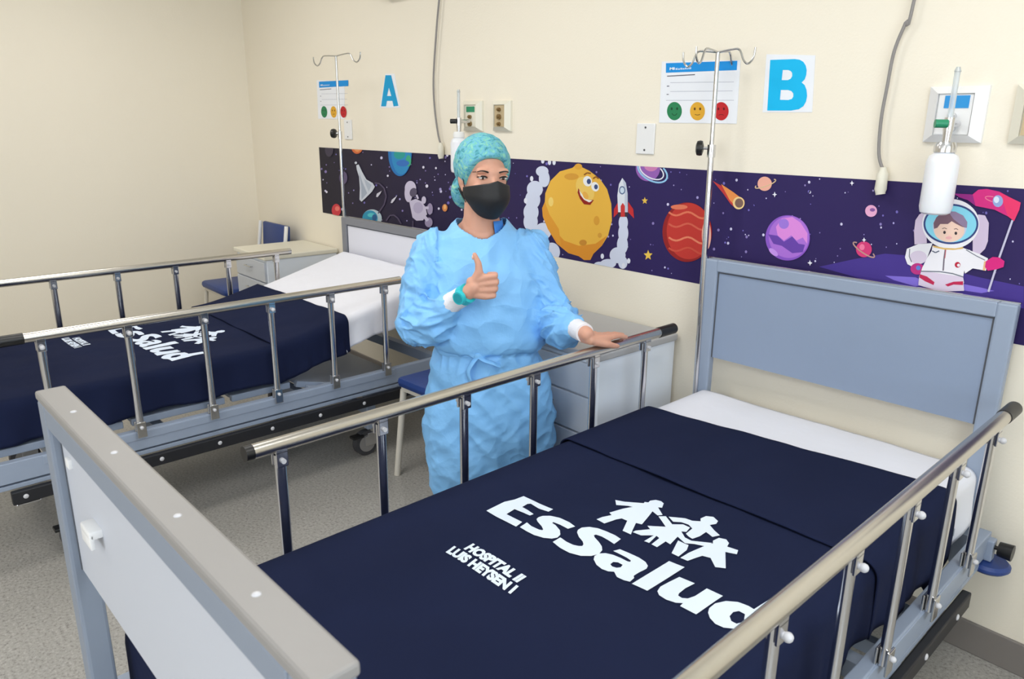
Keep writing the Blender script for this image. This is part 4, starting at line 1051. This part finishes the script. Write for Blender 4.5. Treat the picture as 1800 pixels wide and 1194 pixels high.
# cap
b = B(); nu, nv_ = 72, 36; R = []
for j in range(nv_+1):
    ph = pi*j/nv_; ring = []
    for i in range(nu):
        t = 2*pi*i/nu; x, y, z = sin(ph)*sin(t), -sin(ph)*cos(t), cos(ph)       # y<0 front
        back = max(0, y)
        pt = Vector((x*.086, y*(.097+.034*back)+.018, z*.096+.036))
        zc = .072-.108*sstep((pt.y+.085)/.10)-.052*sstep((pt.y-.01)/.09)       # brim line
        if pt.z < zc:
            k = zc-pt.z; pt.z = zc-.012*min(1, k/.03); sh_ = min(1, k/.05); pt.x *= 1-.10*sh_-.25*min(1, k/.12); pt.y = .018+(pt.y-.018)*(1-.06*sh_-.25*min(1, k/.12))
        wv = .0022*noise.noise(Vector((x*4, y*4, z*9)))+.003*noise.noise(Vector((x*9, y*9, z*5)))
        pt += Vector((x, y, z))*wv
        ring.append(b.verts.new(HM @ pt))
    R.append(ring)
for A_, B_ in zip(R, R[1:]):
    for i in range(nu): b.faces.new((A_[i], A_[(i+1) % nu], B_[(i+1) % nu], B_[i]))
bmesh.ops.remove_doubles(b, verts=b.verts, dist=.0005)
hat = obj('surgical_cap', b, m_cap, person, True, 180)
md = hat.modifiers.new('s', 'SUBSURF'); md.levels = 1; md.render_levels = 1
b = B()   # tail of the cap at the nape
bmesh.ops.create_uvsphere(b, u_segments=24, v_segments=16, radius=1, matrix=HM @ T((-.022, .078, -.046), (.25, 0, 0), (.056, .042, .062))); obj('cap_tail', b, m_cap, hat, True)
# mask
b = B(); R = []; ns_, nt_ = 22, 36
for i in range(ns_+1):
    s = i/ns_
    wd = .050+.023*sin(min(1, s*1.5)*pi/2)
    F_ = .074+.046*sin(min(1, s*1.7)*pi/2)-.014*max(0, s-.62)/.38
    row = []
    for j in range(nt_+1):
        t = -1+2*j/nt_; at = abs(t)
        x = wd*sin(t*1.3)/sin(1.3)
        f_ = .004+(F_-.004)*(1-at**2.1*.92)+.004*(1-at)**3
        zt_, zb_ = -.010-.020*at**1.5+.006*max(0, 1-at*4), -.121+.038*at**2.4
        z = zb_+(zt_-zb_)*s
        row.append(b.verts.new(h(x, f_, z)))
    R.append(row)
for A_, B_ in zip(R, R[1:]):
    for j in range(nt_): b.faces.new((A_[j], A_[j+1], B_[j+1], B_[j]))
mk = obj('face_mask', b, m_mask, person, True, 180); md = mk.modifiers.new('s', 'SOLIDIFY'); md.thickness = .0015
for s in (-1, 1):
    b = B(); tube(b, [h(s*.070, .018, -.028), h(s*.074, .004, .006), h(s*.079, -.014, .014)], .0016, seg=6); tube(b, [h(s*.064, .018, -.075), h(s*.072, .0, -.055), h(s*.078, -.016, -.034)], .0016, seg=6)
    obj('ear_loop', b, m_mask, mk, True)
# gown
b = B()
loft(b, [(.045, -.01, .20, .222, .165, 2.1), (.045, -.01, .32, .235, .175, 2.1), (.045, -.005, .45, .245, .178, 2.1), (.043, -.005, .56, .236, .170, 2.15), (.042, 0, .66, .214, .155, 2.2), (.041, 0, .73, .200, .142, 2.2), (.040, 0, .785, .186, .128, 2.2)])
loft(b, [(.040, 0, .775, .186, .128, 2.2), (.040, .004, .80, .200, .140, 2.2), (.038, .008, .84, .206, .146, 2.2), (.033, .010, .92, .206, .146, 2.3), (.026, .010, 1.0, .208, .140, 2.3), (.018, .004, 1.07, .202, .124, 2.3), (.014, -.004, 1.13, .186, .104, 2.2), (.013, -.010, 1.17, .158, .092, 2.1), (.012, -.014, 1.20, .120, .082, 2.0), (.012, -.018, 1.222, .096, .072, 2.0), (.012, -.018, 1.236, .082, .062, 2.0)])
cap(b, q(-.03, -.005, 1.135), shR+q(-.003, 0, .0), .060, .062); cap(b, q(.06, -.005, 1.135), shL+q(.003, 0, .0), .060, .060)
# sleeves
def lerp(a, b_, t): return a+(b_-a)*t
cap(b, shR, lerp(shR, elR, .5)+q(-.012, 0, 0), .066, .078); cap(b, lerp(shR, elR, .5)+q(-.012, 0, 0), elR+q(-.004, 0, -.006), .078, .076)
cap(b, elR+q(-.004, 0, -.006), lerp(elR, wrR, .30)+q(.0, 0, -.024), .076, .078); cap(b, lerp(elR, wrR, .30)+q(0, 0, -.024), lerp(elR, wrR, .56)+q(.0, .0, -.006), .078, .052)
cap(b, lerp(elR, wrR, .58)+q(.0, .0, -.004), lerp(elR, wrR, .64), .050, .040)
cap(b, shL, lerp(shL, elL, .5), .060, .066); cap(b, lerp(shL, elL, .5), elL, .066, .070)
cap(b, elL, lerp(elL, wrL, .35)+q(0, 0, -.018), .070, .068); cap(b, lerp(elL, wrL, .35)+q(0, 0, -.018), lerp(elL, wrL, .62)+q(0, 0, -.004), .066, .046)
cap(b, lerp(elL, wrL, .60), lerp(elL, wrL, .66), .044, .037)
gm = remeshed(b, .0046, 6, .5)
# folds
def segdist(p, a, c):
    d = c-a; t = max(0, min(1, (p-a).dot(d)/d.length_squared)); return (p-(a+d*t)).length, t
nz = noise.noise
def ridge(v): return 1-abs(nz(v))*2.4
bmg = bmesh.new(); bmg.from_mesh(gm); bmg.normal_update()
arms = [(shR, elR, 0), (elR, wrR, 1), (shL, elL, 2), (elL, wrL, 3)]
newco = []
for v in bmg.verts:
    p = v.co; best = min(((segdist(p, a_, c_)[0], segdist(p, a_, c_)[1], a_, c_, i) for a_, c_, i in arms), key=lambda t: t[0])
    d, t, a_, c_, i = best
    wa = sstep((.115-d)/.04) if p.z < 1.10 or abs(p.x) > .14 else 0
    n_ = v.normal
    disp = 0
    if wa > 0:
        ax = (c_-a_).normalized(); s = (p-a_).dot(ax)
        rr = p-a_-ax*s; ang = atan2(rr.dot(ax.orthogonal().normalized()), rr.dot(ax.cross(ax.orthogonal()).normalized()))
        wv = Vector((cos(ang)*.8+i*5, sin(ang)*.8, s*(17 if i % 2 else 11)+sin(ang)*1.6+cos(ang)*.9))
        amp = (.012, .021, .012, .018)[i]; r_ = ridge(wv); amp *= min(1, max(.15, (1.0 if i % 2 == 0 else (.62-t)*5)))
        disp += wa*amp*((r_*abs(r_))-.30)
        wv = Vector((cos(ang)*1.5+i*3, sin(ang)*1.5+4, s*33+sin(ang)*3)); disp += wa*.0045*(ridge(wv)-.4)*min(1, max(.1, (1.0 if i % 2 == 0 else (.62-t)*5)))
    wt = 1-wa
    if wt > 0:
        z = p.z
        if z > .79:
            g = math.exp(-((z-.80)/.055)**2)
            disp += wt*(.008*(ridge(Vector((p.x*6+z*2, p.y*5, z*3.4-p.x*3)))-.4)+.004*(ridge(Vector((p.x*11-z*5, p.y*8, z*9+p.x*4)))-.4)+g*.010*(ridge(Vector((p.x*14, p.y*14, z*4)))-.4)+.0025*nz(Vector((p.x*11+z*8, p.y*9, z*16))))
        else:
            g = math.exp(-((z-.775)/.07)**2)
            disp += wt*(.012*(ridge(Vector((p.x*6+z*2.6, p.y*6, z*3.2)))-.4)+g*.010*(ridge(Vector((p.x*16, p.y*16, z*5)))-.4)+.010*(ridge(Vector((p.x*5+9, p.y*4, z*9+p.x*7)))-.4)+.004*(ridge(Vector((p.x*13+9, p.y*12, z*19-p.x*9)))-.4))
    newco.append(p+n_*disp)
for v, c in zip(bmg.verts, newco): v.co = c
# neckline opening, hem and cuff openings
dele = []
for f in bmg.faces:
    c = f.calc_center_median(); fr = -c.y
    if c.z > 1.14 and ((c.x-.012)/.088)**2+((fr+.008)/.084)**2 < 1: dele.append(f)
    elif c.z < .215 and f.normal.z < -.6: dele.append(f)
bmesh.ops.delete(bmg, geom=list(set(dele)), context='FACES')
bmg.to_mesh(gm); bmg.free()
gown = obj('surgical_gown', gm, m_gown, person, True, 180)
md = gown.modifiers.new('s', 'SOLIDIFY'); md.thickness = .002; md.offset = -1
# belt
b = B(); R = []
for k in range(97):
    t = 2*pi*k/96; c, s = cos(t), sin(t); a_, d_ = .1895, .1335
    x, y = .040+a_*abs(c)**(2/2.2)*(1 if c >= 0 else -1), d_*abs(s)**(2/2.2)*(1 if s >= 0 else -1)
    z = .782+.010*sin(t*1+.6)+.004*nz(Vector((c*3, s*3, 0)))
    R.append([b.verts.new(q(x*1.0, y, z-.011)), b.verts.new(q(x+.004*c, y+.004*s, z)), b.verts.new(q(x, y, z+.011))])
for A_, B_ in zip(R, R[1:]):
    for j in range(2): b.faces.new((A_[j], A_[j+1], B_[j+1], B_[j]))
bt = obj('belt', b, m_gown, gown, True, 180)
b = B(); tube(b, [q(.0, .136, .785), q(-.02, .150, .765), q(-.035, .156, .735), q(-.028, .160, .70)], .012, seg=10, flat=.25); tube(b, [q(.0, .136, .785), q(.02, .152, .775), q(.05, .156, .765), q(.075, .150, .752)], .012, seg=10, flat=.25); sph(b, q(0, .142, .785), .012, s=(1.2, .7, 1)); obj('belt_knot', b, m_gown, bt, True)
# scrub collar
b = B(); R = []
for k in range(25):
    t = radians(-35+k*90/24); R.append([b.verts.new(q(.012+(.073+.012*(1-j/3))*cos(t), -.012+(.070+.012*(1-j/3))*sin(t), 1.18+.018*j)) for j in range(4)])
for A_, B_ in zip(R, R[1:]):
    for j in range(3): b.faces.new((A_[j], A_[j+1], B_[j+1], B_[j]))
sc_ = obj('scrub_collar', b, m_scrub, person, True, 180)
md = sc_.modifiers.new('s', 'SOLIDIFY'); md.thickness = .002
# cuffs
def tubeaxis(name, a_, c_, t0, t1, r0, r1, m, par, rib=.001):
    b = B(); pts = [lerp(a_, c_, t0+(t1-t0)*k/10) for k in range(11)]
    tube(b, pts, lambda t: r0+(r1-r0)*t+rib*sin(t*9), seg=24, smooth=False); return obj(name, b, m, par, True)
tubeaxis('knit_cuff', elR, wrR, .55, .97, .0385, .0320, m_cuff, gown); tubeaxis('knit_cuff', elL, wrL, .55, .95, .0365, .0310, m_cuff, gown)
# watch
axw = (wrR-elR).normalized(); wc = lerp(elR, wrR, .965)
wt_ = B(); cyl(wt_, wc-axw*.013, wc+axw*.013, .0345, .033, seg=28); wo = obj('wristwatch', wt_, m_teal, person, True)
out = Vector((-.12, -.9, .15)); out = (out-axw*out.dot(axw)).normalized()
b = B(); cyl(b, wc+out*.028, wc+out*.0415, .0235, .0215, seg=28); obj('watch_case', b, m_teal, wo, True)
b = B(); cyl(b, wc+out*.0415, wc+out*.0425, .0165, seg=24); obj('watch_dial', b, m_tealf, wo, True)
# thumbnail
b = B(); bmesh.ops.create_uvsphere(b, u_segments=12, v_segments=8, radius=1, matrix=T(hd(.0245, .108, .006)+e1*-.004, s=(.0035, .0045, .0075))); obj('thumbnail', b, mat('nail', (232, 186, 170), .3), person, True)
# trousers and shoes
for s in (-1, 1):
    b = B(); cap(b, q(.03+s*.095, -.0, .42), q(.03+s*.095, -.012, .10), .070, .062); obj('trouser_leg', b, m_scrub, person, True, 60)
    b = B(); cap(b, q(.03+s*.095, -.035, .038), q(.03+s*.105, .145, .034), .041, .036); 
    for v in b.verts: v.co.z = max(v.co.z, .0)
    obj('shoe', b, m_shoe, person, True, 60)
